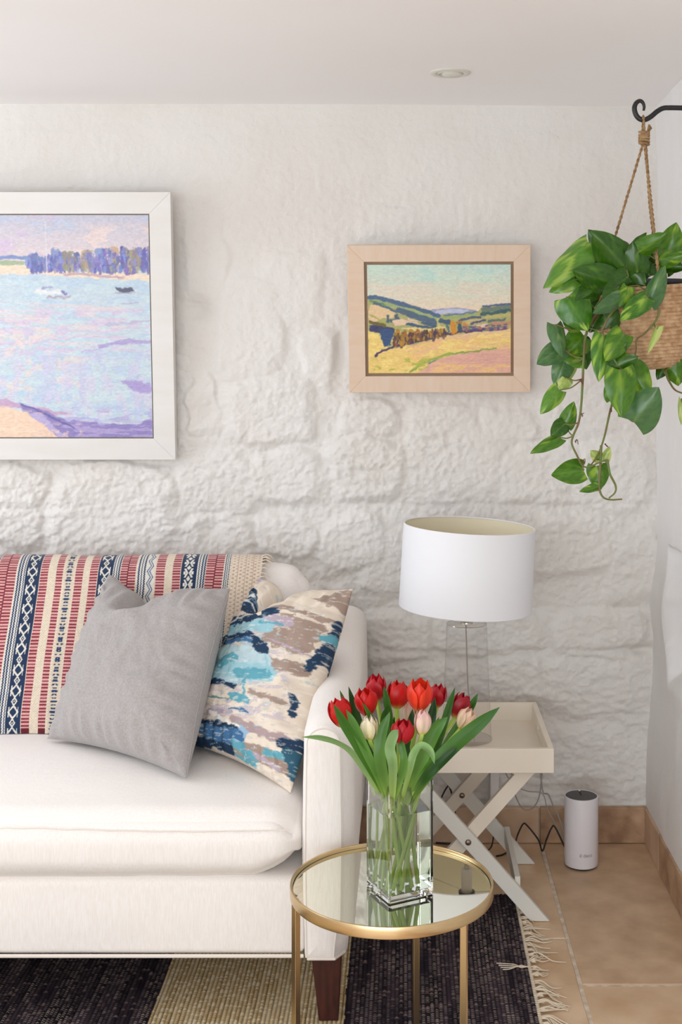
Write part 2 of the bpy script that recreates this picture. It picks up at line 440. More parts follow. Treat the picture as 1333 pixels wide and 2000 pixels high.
# far sides of the room, outside the frame: window opening on the left, garden doors behind
def panel_with_hole(name, axis, pos, a0, a1, h0, h1, b0, b1, g0, g1):
    m = MB(); t = 0.12
    def bx(p0, p1, q0, q1):
        if axis == 'x': m.box(pos-t, pos, p0, p1, q0, q1)
        else: m.box(p0, p1, pos-t, pos, q0, q1)
    bx(a0, b0, h0, h1); bx(b1, a1, h0, h1); bx(b0, b1, h0, g0); bx(b0, b1, g1, h1)
    tag(m.build(name, M_plaster, smooth=False), kind='structure')
panel_with_hole('wall_left', 'x', -2.5, -1.6, 3.72, 0, 2.16, 1.5, 3.4, 0.8, 2.02)
panel_with_hole('wall_front', 'y', -1.5, -2.6, 0.8, 0, 2.16, -2.35, 0.35, 0.2, 2.08)

# floor: grout bed and single tiles
fl = MB().box(-2.6, 0.9, -1.6, 3.72, -0.05, -0.0022).build('floor', M_grout, smooth=False); tag(fl, kind='structure')
def tile(x0, x1, y0, y1, m):
    g = 0.0042
    hx, hy = (x1-x0)/2-g, (y1-y0)/2-g
    b = MB(); c = 0.0025
    nx = 8
    # chamfered slab with a softly uneven edge
    top = []; 
    ring0 = []; ring1 = []
    per = [(-1,-1,1,-1),(1,-1,1,1),(1,1,-1,1),(-1,1,-1,-1)]
    for (ax, ay, bx_, by_) in per:
        for k in range(nx):
            t = k/nx; u = ax+(bx_-ax)*t; v = ay+(by_-ay)*t
            j = rnd.uniform(-0.0008, 0.0008)
            ring0.append((u*(hx+j), v*(hy+j), -0.006)); ring1.append((u*(hx+j), v*(hy+j), -c))
            top.append((u*(hx-c+j), v*(hy-c+j), 0))
    n = len(top); vs = ring0+ring1+top
    fs = [(i, (i+1) % n, n+(i+1) % n, n+i) for i in range(n)]+[(n+i, n+(i+1) % n, 2*n+(i+1) % n, 2*n+i) for i in range(n)]
    fs.append(tuple(2*n+i for i in range(n)))
    b.add(vs, fs)
    o = b.build('tile', m, fl, smooth=False)
    o.location = ((x0+x1)/2, (y0+y1)/2, rnd.uniform(-0.0004, 0.0004))
    return o
GX = 0.397
cols = [(GX, 0.80, [3.64, 2.808, 2.3, 1.7, 1.1, 0.5, -0.1, -0.7, -1.5]),
        (-0.003, GX, [3.64, 3.029, 2.42, 1.82, 1.2, 0.6, 0.0, -0.6, -1.5]),
        (-0.603, -0.003, [3.64, 3.03, 2.6, 2.0, 1.4, 0.8, 0.2, -0.4, -1.5]),
        (-1.203, -0.603, [3.64, 3.2, 2.6, 2.0, 1.4, 0.8, 0.2, -0.4, -1.5]),
        (-1.803, -1.203, [3.64, 3.0, 2.4, 1.8, 1.2, 0.6, 0.0, -0.6, -1.5]),
        (-2.5, -1.803, [3.64, 3.2, 2.6, 2.0, 1.4, 0.8, 0.2, -0.4, -1.5])]
for i, (x0, x1, ys) in enumerate(cols):
    for k in range(len(ys)-1):
        tile(x0, x1, ys[k+1], ys[k], M_tile2 if (i == 1 or (i+k) % 3 == 1) else M_tile)

# skirting tiles, back and right
bb = MB().box(-2.5, 0.72, 3.628, 3.66, -0.002, 0.101).build('baseboard_back', M_grout, smooth=False); tag(bb, kind='structure')
xsj = [0.703, 0.392, 0.0, -0.4, -0.8, -1.2, -1.6, -2.0, -2.5]
for k in range(len(xsj)-1):
    MB().box(xsj[k+1]+0.002, xsj[k]-0.002, 3.616, 3.632, 0.002, 0.104).build('tile', M_skirt if k % 2 == 0 else M_skirtp, bb, smooth=False, bevel=0.0015)
br = MB().box(0.712, 0.78, -1.5, 3.64, -0.002, 0.101).build('baseboard_right', M_grout, smooth=False); tag(br, kind='structure')
ysj = [3.616, 3.42, 3.02, 2.62, 2.2, 1.8, 1.2, 0.6, 0.0, -0.7, -1.5]
for k in range(len(ysj)-1):
    MB().box(0.696, 0.716, ysj[k+1]+0.002, ysj[k]-0.002, 0.002, 0.104).build('tile', M_skirtp if k in (0, 3, 6) else M_skirt, br, smooth=False, bevel=0.0015)
# ------------------------------------------------------------------ downlight
dl = thing('ceiling_light', 'small round cream recessed downlight in the white ceiling', 'light', (0.119, 3.237, 2.146))
MB().lathe([(0.034, 0.006), (0.0345, -0.0005), (0.037, -0.0022), (0.044, -0.0028), (0.050, -0.0018), (0.053, 0.0), (0.053, 0.004)], (0.119, 3.237, 2.1455), 64).build('rim', M_light_w, dl)
MB().lathe([(0.0345, 0.004), (0.031, 0.0), (0.030, 0.003), (0.0, 0.003)], (0.119, 3.237, 2.1425), 48).build('lamp_well', M_light_i, dl)
MB().lathe([(0.026, 0.004), (0.026, -0.003), (0.02, -0.006), (0.0, -0.0065)], (0.124, 3.24, 2.1450), 40).build('bulb', M_light_w, dl)

# ------------------------------------------------------------------ painter
class Canvas:
    def __init__(s, x0, y0, x1, y1, res=1.0, base=(200, 200, 200)):
        s.xs = np.linspace(x0, x1, int((x1-x0)*res)+1); s.ys = np.linspace(y0, y1, int((y1-y0)*res)+1)
        s.X, s.Y = np.meshgrid(s.xs, s.ys)
        s.C = np.zeros(s.X.shape+(3,))+np.array(base, float)
    def mixin(s, m, col, jitter=0):
        c = np.array(col, float)
        s.C = s.C*(1-m[..., None])+c*m[..., None]
    def warp(s, amt, sc_, seed, sy=None):
        return (s.X+amt*fbm(s.X/sc_, s.Y/(sy or sc_), 3, seed), s.Y+amt*fbm(s.X/sc_, s.Y/(sy or sc_), 3, seed+50))
    def poly(s, pts, col, amt=4, sc_=10, seed=0, soft=1.5, op=1.0):
        X, Y = s.warp(amt, sc_, seed)
        inside = np.zeros(X.shape, bool); dist = np.full(X.shape, 1e9)
        n = len(pts)
        for i in range(n):
            x1, y1 = pts[i]; x2, y2 = pts[(i+1) % n]
            if y1 != y2:
                cnd = ((y1 > Y) != (y2 > Y)) & (X < (x2-x1)*(Y-y1)/(y2-y1)+x1); inside ^= cnd
            dx, dy = x2-x1, y2-y1; L = dx*dx+dy*dy+1e-9
            t = np.clip(((X-x1)*dx+(Y-y1)*dy)/L, 0, 1)
            dist = np.minimum(dist, np.hypot(X-x1-t*dx, Y-y1-t*dy))
        sd = np.where(inside, dist, -dist)
        s.mixin(sstep(-soft, soft, sd)*op, col)
    def stroke(s, pts, wd, col, amt=3, sc_=8, seed=0, soft=1.5, op=1.0, sy=None, dry=0.0):
        if len(s.xs) > 2 and s.C.shape[:2] == (len(s.ys), len(s.xs)) and not getattr(s, 'sub', False):   # work on the touched window only
            mg = wd/2+soft+amt*1.5+2; px_ = [p[0] for p in pts]; py_ = [p[1] for p in pts]
            i0, i1 = np.searchsorted(s.xs, [min(px_)-mg, max(px_)+mg]); j0, j1 = np.searchsorted(s.ys, [min(py_)-mg, max(py_)+mg])
            if i1 <= i0 or j1 <= j0: return
            q = Canvas.__new__(Canvas); q.sub = True; q.xs = s.xs; q.ys = s.ys
            q.X = s.X[j0:j1, i0:i1]; q.Y = s.Y[j0:j1, i0:i1]; q.C = s.C[j0:j1, i0:i1]
            q.stroke(pts, wd, col, amt, sc_, seed, soft, op, sy, dry); s.C[j0:j1, i0:i1] = q.C; return
        X, Y = s.warp(amt, sc_, seed, sy); dist = np.full(X.shape, 1e9)
        for i in range(len(pts)-1):
            x1, y1 = pts[i]; x2, y2 = pts[i+1]; dx, dy = x2-x1, y2-y1; L = dx*dx+dy*dy+1e-9
            t = np.clip(((X-x1)*dx+(Y-y1)*dy)/L, 0, 1)
            dist = np.minimum(dist, np.hypot(X-x1-t*dx, Y-y1-t*dy))
        m = sstep(wd/2+soft, wd/2-soft, dist)*op
        if dry: m = m*sstep(dry-0.5, dry-0.1, fbm(s.X/(sc_*1.5), s.Y/(sc_*0.5), 3, seed+7)+0.5)
        s.mixin(m, col)
    def patches(s, col, scx, scy, thr, seed, region=None, op=0.8, soft=0.12):
        n = fbm(s.X/scx, s.Y/scy, 4, seed); m = sstep(thr, thr+soft, n)*op
        if region is not None:
            x0, y0, x1, y1, f = region
            m = m*sstep(x0-f, x0+f, s.X)*sstep(x1+f, x1-f, s.X)*sstep(y0-f, y0+f, s.Y)*sstep(y1+f, y1-f, s.Y)
        s.mixin(m, col)

# ---- large seascape
def sea_canvas():
    c = Canvas(-190, 418, 291, 857, 1.0, (188, 208, 220))
    Yn = (c.Y-418)/90
    sky = np.array([186, 186, 204])*(1-np.clip(Yn, 0, 1)[..., None])+np.array([222, 204, 204])*np.clip(Yn, 0, 1)[..., None]
    m = sstep(530, 515, c.Y)[..., None]; c.C = c.C*(1-m)+sky*m
    c.patches((204, 182, 212), 60, 22, 0.05, 3, (-200, 418, 110, 505, 8), 0.8)
    c.patches((232, 208, 200), 40, 14, 0.0, 4, (110, 440, 300, 500, 8), 0.75)
    c.patches((176, 190, 214), 50, 12, 0.15, 5, (-200, 415, 300, 460, 5), 0.7)
    # water body
    c.patches((170, 200, 226), 60, 14, -0.05, 6, (-200, 540, 300, 860, 6), 0.6)
    c.patches((196, 220, 224), 30, 10, 0.0, 7, (-200, 540, 300, 860, 6), 0.6)
    c.patches((226, 204, 206), 46, 5, 0.06, 8, (-200, 590, 240, 680, 12), 0.75)
    c.patches((206, 190, 216), 36, 5, 0.08, 9, (-200, 600, 300, 700, 12), 0.8)
    c.patches((232, 210, 200), 20, 14, 0.16, 12, (-200, 640, 160, 780, 20), 0.6)
    c.patches((178, 190, 226), 14, 26, 0.05, 10, (60, 690, 300, 830, 16), 0.6)
    c.patches((206, 196, 222), 12, 30, 0.1, 11, (-200, 700, 300, 830, 16), 0.6)
    # far shore
    c.poly([(-200,512),(0,514),(60,518),(140,528),(230,532),(291,532),(291,545),(240,546),(160,540),(60,534),(-200,532)], (236, 214, 186), 4, 14, 1)
    c.poly([(-200,505),(0,506),(46,510),(40,516),(-200,516)], (150, 170, 130), 3, 10, 2)
    c.stroke([(-200,500),(0,501),(20,500),(50,503)], 7, (104, 128, 184), 3, 8, 3)
    c.stroke([(120,533),(180,536),(240,541)], 5, (170, 130, 150), 4, 12, 4, op=0.7)
    for x, y, w_, h_, cc in [(62,508,26,26,(84,98,170)),(80,512,18,18,(74,110,176)),(50,508,10,16,(110,140,190)),(108,506,30,34,(80,88,166)),(130,506,26,36,(120,122,118)),
                             (104,492,14,12,(120,136,190)),(148,506,14,36,(66,80,150)),(168,502,26,34,(168,150,128)),(194,500,26,34,(122,132,196)),(190,515,22,20,(150,136,190)),
                             (214,518,34,18,(88,78,170)),(222,496,18,34,(186,158,112)),(242,496,18,34,(78,84,158)),(262,502,24,40,(128,118,118)),(282,504,14,50,(72,72,168)),
                             (255,524,30,14,(96,84,160)),(238,486,8,14,(60,70,140)),(272,486,14,8,(104,112,170)),(180,520,10,10,(160,120,90))]:
        for k in range(3):
            c.stroke([(x-w_*0.22+k*w_*0.2, y-h_*0.33), (x-w_*0.25+k*w_*0.22, y+h_*0.33)], w_*0.46, tuple(v+rnd.uniform(-12, 12) for v in cc), 5, 7, rnd.randint(0, 90), 1.5, 0.85)
    r_ = random.Random(21); pal = [(78,84,160),(96,110,186),(120,132,196),(70,78,148),(140,130,180),(110,100,170)]; oc = [(150,140,110),(176,150,116),(130,124,104)]
    for x, y, w_, h_ in [(k*6+52, 508, 9, 0) for k in range(41)]:
        hgt = 12+14*math.sin((x-50)/240*1.6)+6*math.sin(x*0.16)
        for k in range(7):
            cc = r_.choice(oc if (abs(x-135) < 12 or abs(x-166) < 10 or abs(x-262) < 14 or abs(x-222) < 7) and r_.random() < .7 else pal)
            yy = 526-r_.random()*hgt*1.35; xx = x+r_.uniform(-5, 5); c.stroke([(xx, yy-4), (xx+r_.uniform(-2, 2), yy+5)], r_.uniform(3, 7), tuple(v+r_.uniform(-14, 14) for v in cc), 3, 5, r_.randint(0, 90), 1.2, 0.8)
    # boats
    c.stroke([(86,430),(87,552)], 3, (214, 214, 224), 1, 9, 5, 1.2, 0.75)
    c.stroke([(66,566),(90,570),(112,568)], 9, (226, 230, 232), 4, 7, 6)
    c.stroke([(76,562),(96,560)], 5, (150, 150, 190), 4, 7, 7); c.stroke([(88,578),(104,580),(132,578)], 5, (160, 146, 164), 4, 7, 8, op=0.8)
    c.stroke([(117,567),(122,573)], 6, (110, 104, 170), 3, 5, 9)
    c.poly([(223,558),(235,561),(256,559),(260,566),(250,570),(232,570),(226,565)], (58, 66, 92), 2, 5, 10)
    c.stroke([(222,571),(262,570)], 2.5, (150, 152, 176), 3, 8, 11); c.stroke([(236,592),(266,590)], 1.6, (170, 150, 184), 2, 8, 12)
    # streaks
    c.stroke([(200,634),(230,632),(285,626)], 5, (176, 170, 206), 4, 12, 13, sy=5, op=0.8)
    c.stroke([(190,676),(220,670),(250,664),(291,668)], 8, (160, 150, 204), 5, 14, 14, sy=5); c.stroke([(155,686),(190,684)], 4, (188, 176, 216), 4, 10, 15)
    c.poly([(230,744),(260,745),(291,748),(291,768),(262,764),(240,758)], (156, 140, 204), 7, 16, 16, 3)
    c.patches((150, 140, 210), 40, 8, 0.0, 17, (110, 800, 300, 830, 10), 0.55)
    # near shore
    c.poly([(-200,760),(0,782),(30,792),(60,796),(110,806),(130,812),(90,812),(30,800),(-200,790)], (188, 150, 186), 5, 16, 18, 2)
    c.poly([(20,790),(60,802),(120,822),(180,830),(240,832),(291,822),(291,860),(100,860),(60,830),(30,805)], (120, 106, 178), 6, 18, 19, 2)
    c.patches((168, 150, 206), 40, 6, -0.05, 20, (110, 826, 300, 858, 6), 0.75)
    c.stroke([(30,792),(60,802),(100,822),(134,838)], 3, (70, 66, 140), 3, 12, 21)
    c.poly([(-200,785),(0,798),(40,806),(62,818),(86,836),(102,858),(-200,860)], (238, 200, 168), 5, 16, 22, 2)
    c.patches((246, 212, 178), 30, 12, 0.0, 23, (-200, 805, 70, 858, 6), 0.7)
    c.poly([(40,806),(70,812),(96,836),(120,858),(102,858),(80,838)], (170, 156, 206), 5, 14, 24, 2)
    c.patches((226, 190, 180), 16, 8, 0.12, 25, (60, 830, 150, 860, 6), 0.7)
    c.C = c.C*0.74+np.array([204, 200, 203])*0.26
    return c
def hill_canvas():
    c = Canvas(60, 60, 1250, 970, 0.27, (206, 206, 190))
    t = np.clip((c.Y-60)/380, 0, 1)[..., None]
    c.C = np.array([192, 214, 204])*(1-t)+np.array([228, 208, 182])*t
    c.patches((200, 218, 200), 300, 60, 0.05, 3, (60, 60, 1250, 330, 60), 0.7); c.patches((222, 208, 190), 260, 60, 0.05, 4, (60, 160, 1250, 430, 60), 0.6)
    c.patches((176, 212, 206), 160, 50, 0.2, 5, (60, 60, 1250, 200, 40), 0.6)
    c.poly([(560,470),(600,430),(680,420),(800,415),(900,425),(960,440),(960,480)], (158, 158, 186), 10, 60, 6, 6)
    c.poly([(620,470),(640,442),(780,432),(900,440),(900,470)], (186, 190, 212), 10, 60, 7, 6)
    # base of the valley
    c.poly([(60,320),(130,325),(260,350),(420,395),(560,440),(640,480),(800,465),(980,455),(1010,410),(1250,388),(1250,700),(60,800)], (170, 168, 112), 10, 60, 8, 5)
    def ps(pts, col, sd): c.poly(pts, col, 14, 36, sd, 5)
    def sk(pts, wd, col, sd, op=1): c.stroke(pts, wd, col, 12, 34, sd, 5, op)
    sk([(70,330),(130,335),(260,365),(420,410),(560,455),(650,490)], 34, (84, 106, 136), 9)
    sk([(70,352),(180,378),(300,410),(460,455),(600,505),(660,520)], 20, (148, 172, 120), 10); sk([(90,360),(200,395)], 22, (110, 140, 96), 11)
    sk([(120,385),(240,425),(300,450)], 22, (84, 108, 126), 12)
    ps([(70,400),(150,400),(290,460),(280,495),(180,510),(70,560)], (222, 192, 150), 13); sk([(80,480),(150,520),(210,545)], 14, (170, 168, 96), 14)
    sk([(320,440),(420,475),(540,515),(620,545)], 50, (86, 104, 124), 15); sk([(380,425),(460,440),(580,490)], 12, (160, 176, 118), 16)
    sk([(300,480),(310,520),(250,530)], 26, (78, 96, 120), 17); sk([(225,490),(225,530)], 26, (84, 104, 118), 18)
    ps([(260,520),(380,515),(480,545),(500,560),(380,560),(290,570)], (224, 196, 168), 19); sk([(400,515),(480,530)], 14, (224, 198, 176), 20)
    sk([(385,555),(480,575),(610,590)], 22, (70, 92, 122), 21); sk([(520,545),(620,570)], 26, (78, 98, 120), 22)
    ps([(340,590),(420,580),(560,600),(640,580),(700,580),(720,630),(560,660),(440,620)], (222, 202, 140), 23)
    sk([(640,520),(650,560)], 18, (196, 190, 120), 24); sk([(670,530),(740,545)], 40, (72, 96, 116), 25); sk([(690,500),(800,495),(960,478)], 20, (150, 172, 104), 26)
    sk([(700,478),(850,470),(970,455)], 12, (100, 120, 150), 27)
    ps([(1000,420),(1250,396),(1250,440),(1010,460)], (110, 126, 110), 28); sk([(1020,410),(1130,400),(1250,392)], 14, (84, 96, 134), 29)
    sk([(1010,475),(1130,462),(1250,445)], 26, (70, 98, 100), 30); sk([(820,525),(940,502),(1000,500)], 18, (84, 92, 122), 31)
    ps([(840,540),(960,512),(1040,510),(1000,545),(900,560)], (196, 178, 122), 32); sk([(1040,505),(1150,488),(1250,480)], 20, (188, 176, 110), 33)
    sk([(920,552),(1040,528)], 18, (82, 84, 120), 34); sk([(1060,540),(1200,520)], 22, (92, 116, 110), 35)
    ps([(920,575),(1060,545),(1060,580),(980,590)], (228, 194, 178), 36); sk([(1100,560),(1240,550)], 36, (190, 140, 110), 37)
    sk([(1020,600),(1120,600),(1210,590)], 26, (92, 88, 130), 38)
    # big yellow foreground field
    ps([(60,610),(60,980),(1260,980),(1260,590),(1100,618),(940,632),(780,645),(640,670),(520,710),(400,745),(240,770),(160,660)], (232, 200, 120), 39)
    c.patches((236, 190, 130), 140, 40, 0.0, 40, (300, 640, 1250, 860, 40), 0.8); c.patches((240, 214, 130), 90, 30, 0.1, 41, (60, 620, 1250, 970, 30), 0.8)
    c.patches((224, 178, 150), 120, 20, 0.1, 42, (300, 640, 1250, 800, 30), 0.6)
    sk([(620,690),(900,650),(1240,620)], 18, (226, 184, 160), 43, 0.7); sk([(380,760),(560,705),(700,680)], 14, (226, 170, 140), 44, .8)
    for x in range(840, 1240, 70): sk([(x, 760), (x+60, 650)], 7, (220, 184, 150), 45+x, .5)
    # dark hedge and trees
    sk([(100,590),(180,600),(250,610)], 60, (66, 68, 104), 60); ps([(160,600),(260,600),(270,640),(240,740),(190,755),(170,690)], (60, 84, 124), 61)
    sk([(80,535),(200,575)], 26, (110, 100, 60), 62)
    sk([(120,820),(180,785),(280,745),(420,715),(560,680),(700,645),(820,625),(1000,612)], 20, (84, 66, 100), 63)
    for x, y, cc in [(290,670,(150,124,50)),(310,640,(176,128,50)),(340,690,(104,70,60)),(370,650,(160,110,50)),(400,680,(120,66,58)),(420,640,(186,140,54)),
                     (450,660,(90,60,70)),(480,640,(164,110,60)),(510,660,(80,64,86)),(540,650,(110,84,80)),(600,655,(104,86,84)),(640,640,(150,120,70)),(690,635,(130,112,90)),
                     (280,710,(180,140,60)),(330,715,(110,80,60))]:
        c.stroke([(x, y-24), (x+4, y+28)], 34, cc, 12, 24, int(x), 5)
    c.stroke([(770,550),(775,620)], 46, (206, 140, 50), 12, 26, 70, 5); c.stroke([(800,545),(830,540)], 24, (170, 120, 60), 10, 20, 71, 5); c.stroke([(825,570),(835,615)], 34, (70, 84, 104), 10, 20, 72, 5)
    c.stroke([(870,560),(890,600)], 36, (200, 136, 74), 10, 20, 73, 5); c.stroke([(720,560),(735,620)], 18, (92, 110, 120), 10, 20, 74, 5)
    c.stroke([(890,612),(1000,600),(1100,604),(1200,600)], 16, (92, 74, 130), 8, 26, 75, 5); c.stroke([(980,585),(1000,590)], 22, (190, 120, 70), 8, 20, 76, 5)
    r_ = random.Random(22); pl2 = [(150,120,54),(176,130,56),(104,66,64),(70,60,88),(190,140,60),(84,70,60),(120,84,66)]
    for k in range(150):
        t = r_.random(); x = 270+t*440; yb = 745-t*110; y = yb-r_.random()*(95-t*60); cc = r_.choice(pl2)
        c.stroke([(x, y-10), (x+r_.uniform(-8, 8), y+12)], r_.uniform(10, 22), cc, 8, 18, k, 4, .8)
    for k in range(50):
        t = r_.random(); x = 850+t*380; y = 612-r_.random()*40-t*14; c.stroke([(x-8, y), (x+10, y-2)], r_.uniform(8, 16), r_.choice([(92,88,130),(110,90,110),(84,100,110),(180,130,100),(200,160,120)]), 8, 18, k, 4, .7)
    # pink track and green verge
    ps([(470,980),(560,900),(640,850),(760,820),(900,790),(1100,770),(1260,755),(1260,980)], (222, 172, 152), 80)
    c.patches((232, 190, 130), 120, 26, 0.05, 81, (600, 880, 1250, 970, 24), 0.9); c.patches((214, 160, 150), 160, 20, 0.0, 82, (620, 800, 1250, 900, 20), 0.6)
    sk([(400,960),(500,900),(600,850),(740,810),(920,785),(1130,765)], 14, (140, 160, 84), 83); sk([(560,890),(630,850)], 14, (110, 120, 140), 84)
    c.stroke([(440,930),(520,880),(640,838),(760,800)], 26, (158, 176, 84), 14, 30, 85, 5, .7); c.patches((176, 180, 80), 60, 24, 0.15, 86, (100, 840, 560, 960, 20), 0.8)
    return c

def picture(name, label, TL, TR, BR, BL, fw, depth, mats, liner_m, canvas, gap, cpix=None):
    """flat frame of four mitred rails round a canvas, leaning forward from the wall"""
    TL, TR, BR, BL = [Vector(p) for p in (TL, TR, BR, BL)]
    n = (BL-TL).cross(TR-TL).normalized()
    if n.y > 0: n = -n
    root = thing(name, label, 'painting', ((BL+BR)/2)[:])
    def uv(u, v, d=0.0):   # u,v in metres from TL
        U = (TR-TL); W = (BL-TL)
        return TL+U*(u/U.length)+W*(v/W.length)+n*d
    Wd = (TR-TL).length; H = (BL-TL).length
    out = [(0, 0), (Wd, 0), (Wd, H), (0, H)]; inn = [(fw, fw), (Wd-fw, fw), (Wd-fw, H-fw), (fw, H-fw)]
    for k in range(4):
        a, b = out[k], out[(k+1) % 4]; c, d = inn[(k+1) % 4], inn[k]
        vs = [uv(*p, -depth) for p in (a, b, c, d)]+[uv(*p, 0) for p in (a, b, c, d)]
        m = MB(); m.add(vs, [(3,2,1,0),(4,5,6,7),(0,1,5,4),(1,2,6,5),(2,3,7,6),(3,0,4,7)])
        m.build('frame_rail', mats[k % 2], root, smooth=False, bevel=0.0010)
    # liner (recess floor) behind the canvas, dark gap around
    vs = [uv(*p, -0.012) for p in inn]+[uv(*p, -0.020) for p in inn]
    m = MB(); m.add(vs, [(0,1,2,3),(7,6,5,4),(0,4,5,1),(1,5,6,2),(2,6,7,3),(3,7,4,0)]); m.build('liner', liner_m, root, smooth=False)
    g = gap
    u0, v0, u1, v1 = fw+g, fw+g, Wd-fw-g, H-fw-g
    ny, nx = canvas.X.shape
    uu = np.linspace(u0, u1, nx); vv = np.linspace(v0, v1, ny)
    lum = canvas.C.mean(-1)
    h = 0.0006*fbm(canvas.X/(canvas.xs[1]-canvas.xs[0])/7, canvas.Y/(canvas.ys[1]-canvas.ys[0])/3, 3, 91)+lum/255*0.0006
    U = np.array((TR-TL).normalized()[:]); Wv = np.array((BL-TL).normalized()[:]); nn = np.array(n[:]); T0 = np.array(TL[:])
    Vt = T0+uu[None, :, None]*U+vv[:, None, None]*Wv+(h-0.004)[..., None]*nn
    jit = 1+0.05*fbm(canvas.X/(canvas.xs[1]-canvas.xs[0])/5, canvas.Y/(canvas.ys[1]-canvas.ys[0])/2.2, 2, 95)[..., None]
    me = grid_mesh('painted_canvas', Vt, srgb_arr(canvas.C*jit), flip=True)
    o = mesh_obj('painted_canvas', me, M_oil, root)
    m = MB(); vs = [uv(a, b, d) for d in (-0.0045, -0.013) for a, b in ((u0, v0), (u1, v0), (u1, v1), (u0, v1))]
    m.add(vs, [(0,1,5,4),(1,2,6,5),(2,3,7,6),(3,0,4,7),(0,3,2,1)]); m.build('canvas_edge', M_canvas, root, smooth=False)
    return root
A = P(333, 375, 3.545); B = P(343, 898, 3.60)
Wl = (333+198+33)/F*3.545
picture('framed_painting', 'large white-framed seascape painting of boats on pale blue water',
        (A.x-Wl, A.y, A.z), A, B, (B.x-Wl, B.y, B.z), 0.0615, 0.032, [M_frame_w, M_frame_w], M_liner_w, sea_canvas(), 0.0035)
picture('framed_painting', 'small painting of yellow fields and hills in a limed wood frame', P(678, 479, 3.545), P(1037, 478, 3.545), P(1034, 766, 3.60), P(683, 767, 3.60),
        0.0475, 0.03, [M_frame_oh, M_frame_o], M_liner, hill_canvas(), 0.0085)

# ------------------------------------------------------------------ sofa
SR, SL = -0.213, -2.15      # inside faces of the arms
sofa = thing('sofa', 'cream linen upholstered sofa with loose seat and back cushions', 'sofa', (-1.15, 3.0, 0.01))
def seatdef(W, V):
    u, v, t = V[:, 0], V[:, 1], V[:, 2]
    W = W.copy()
    W[:, 2] += np.where(t > 0, 1, 0.25)*0.030*(1-u**4)*(1-np.clip(v, -1, 1)**2)*np.sign(t)*sstep(0.3,0.9,np.abs(t))
    front = sstep(-0.6, -1.0, v)
    W[:, 1] -= 0.012*front*(1-t**2)
    # soft creases on the boxing
    W[:, 1] -= 0.0040*front*fbm(W[:, 0]*26, W[:, 2]*4, 3, 5)*sstep(0.7, 0.0, t)
    W[:, 2] += 0.0030*fbm(W[:, 0]*5, W[:, 1]*5, 3, 6)*sstep(0.3,0.9,np.abs(t))
    # right front corner pulled in
    fr2 = sstep(-0.4, -1.0, v)
    W[:, 2] -= 0.022*sstep(0.93, 1.0, u)*fr2*(0.5+0.5*t)
    W[:, 2] += 0.042*sstep(0.88, 1.0, u)*fr2*(0.5-0.5*t)
    return W
x0, x1, y0, y1, z0, z1 = SL+0.004, SR-0.002, 2.605, 3.24, 0.312, 0.452
me = rbox_mesh('seat_cushion', (x1-x0, y1-y0, z1-z0), 0.055, 60, seatdef)
seat = mesh_obj('seat_cushion', me, M_sofa, sofa); seat.location = ((x0+x1)/2, (y0+y1)/2, (z0+z1)/2)
# seam on the cushion's front
pts = []
for k in range(60):
    x = x0+0.08+(x1-x0-0.11)*k/59
    pts.append((x, 2.5985+0.004*abs(math.sin(k)), 0.428+0.004*math.sin(k*0.21)-(0.006 if k < 40 else 0.0)))
MB().tube(crom(pts, 3), 0.0012, 6).build('seam', M_sofa_pipe, seat)
# rail
def raildef(W, V):
    W = W.copy(); W[:, 1] -= 0.006*(1-V[:, 2]**2)*(V[:, 1] < -0.5); W[:, 1] += 0.0015*fbm(W[:, 0]*10, W[:, 2]*6, 3, 8); return W
me = rbox_mesh('front_rail', (x1-x0+0.012, 0.62, 0.166), 0.018, 30, raildef)
rail = mesh_obj('front_rail', me, M_sofa, sofa); rail.location = ((x0+x1)/2, 2.625+0.31, 0.236)
MB().tube([(x0, 2.618, 0.157), (x1+0.004, 2.618, 0.157)], 0.004, 8).build('piping', M_sofa_pipe, rail)
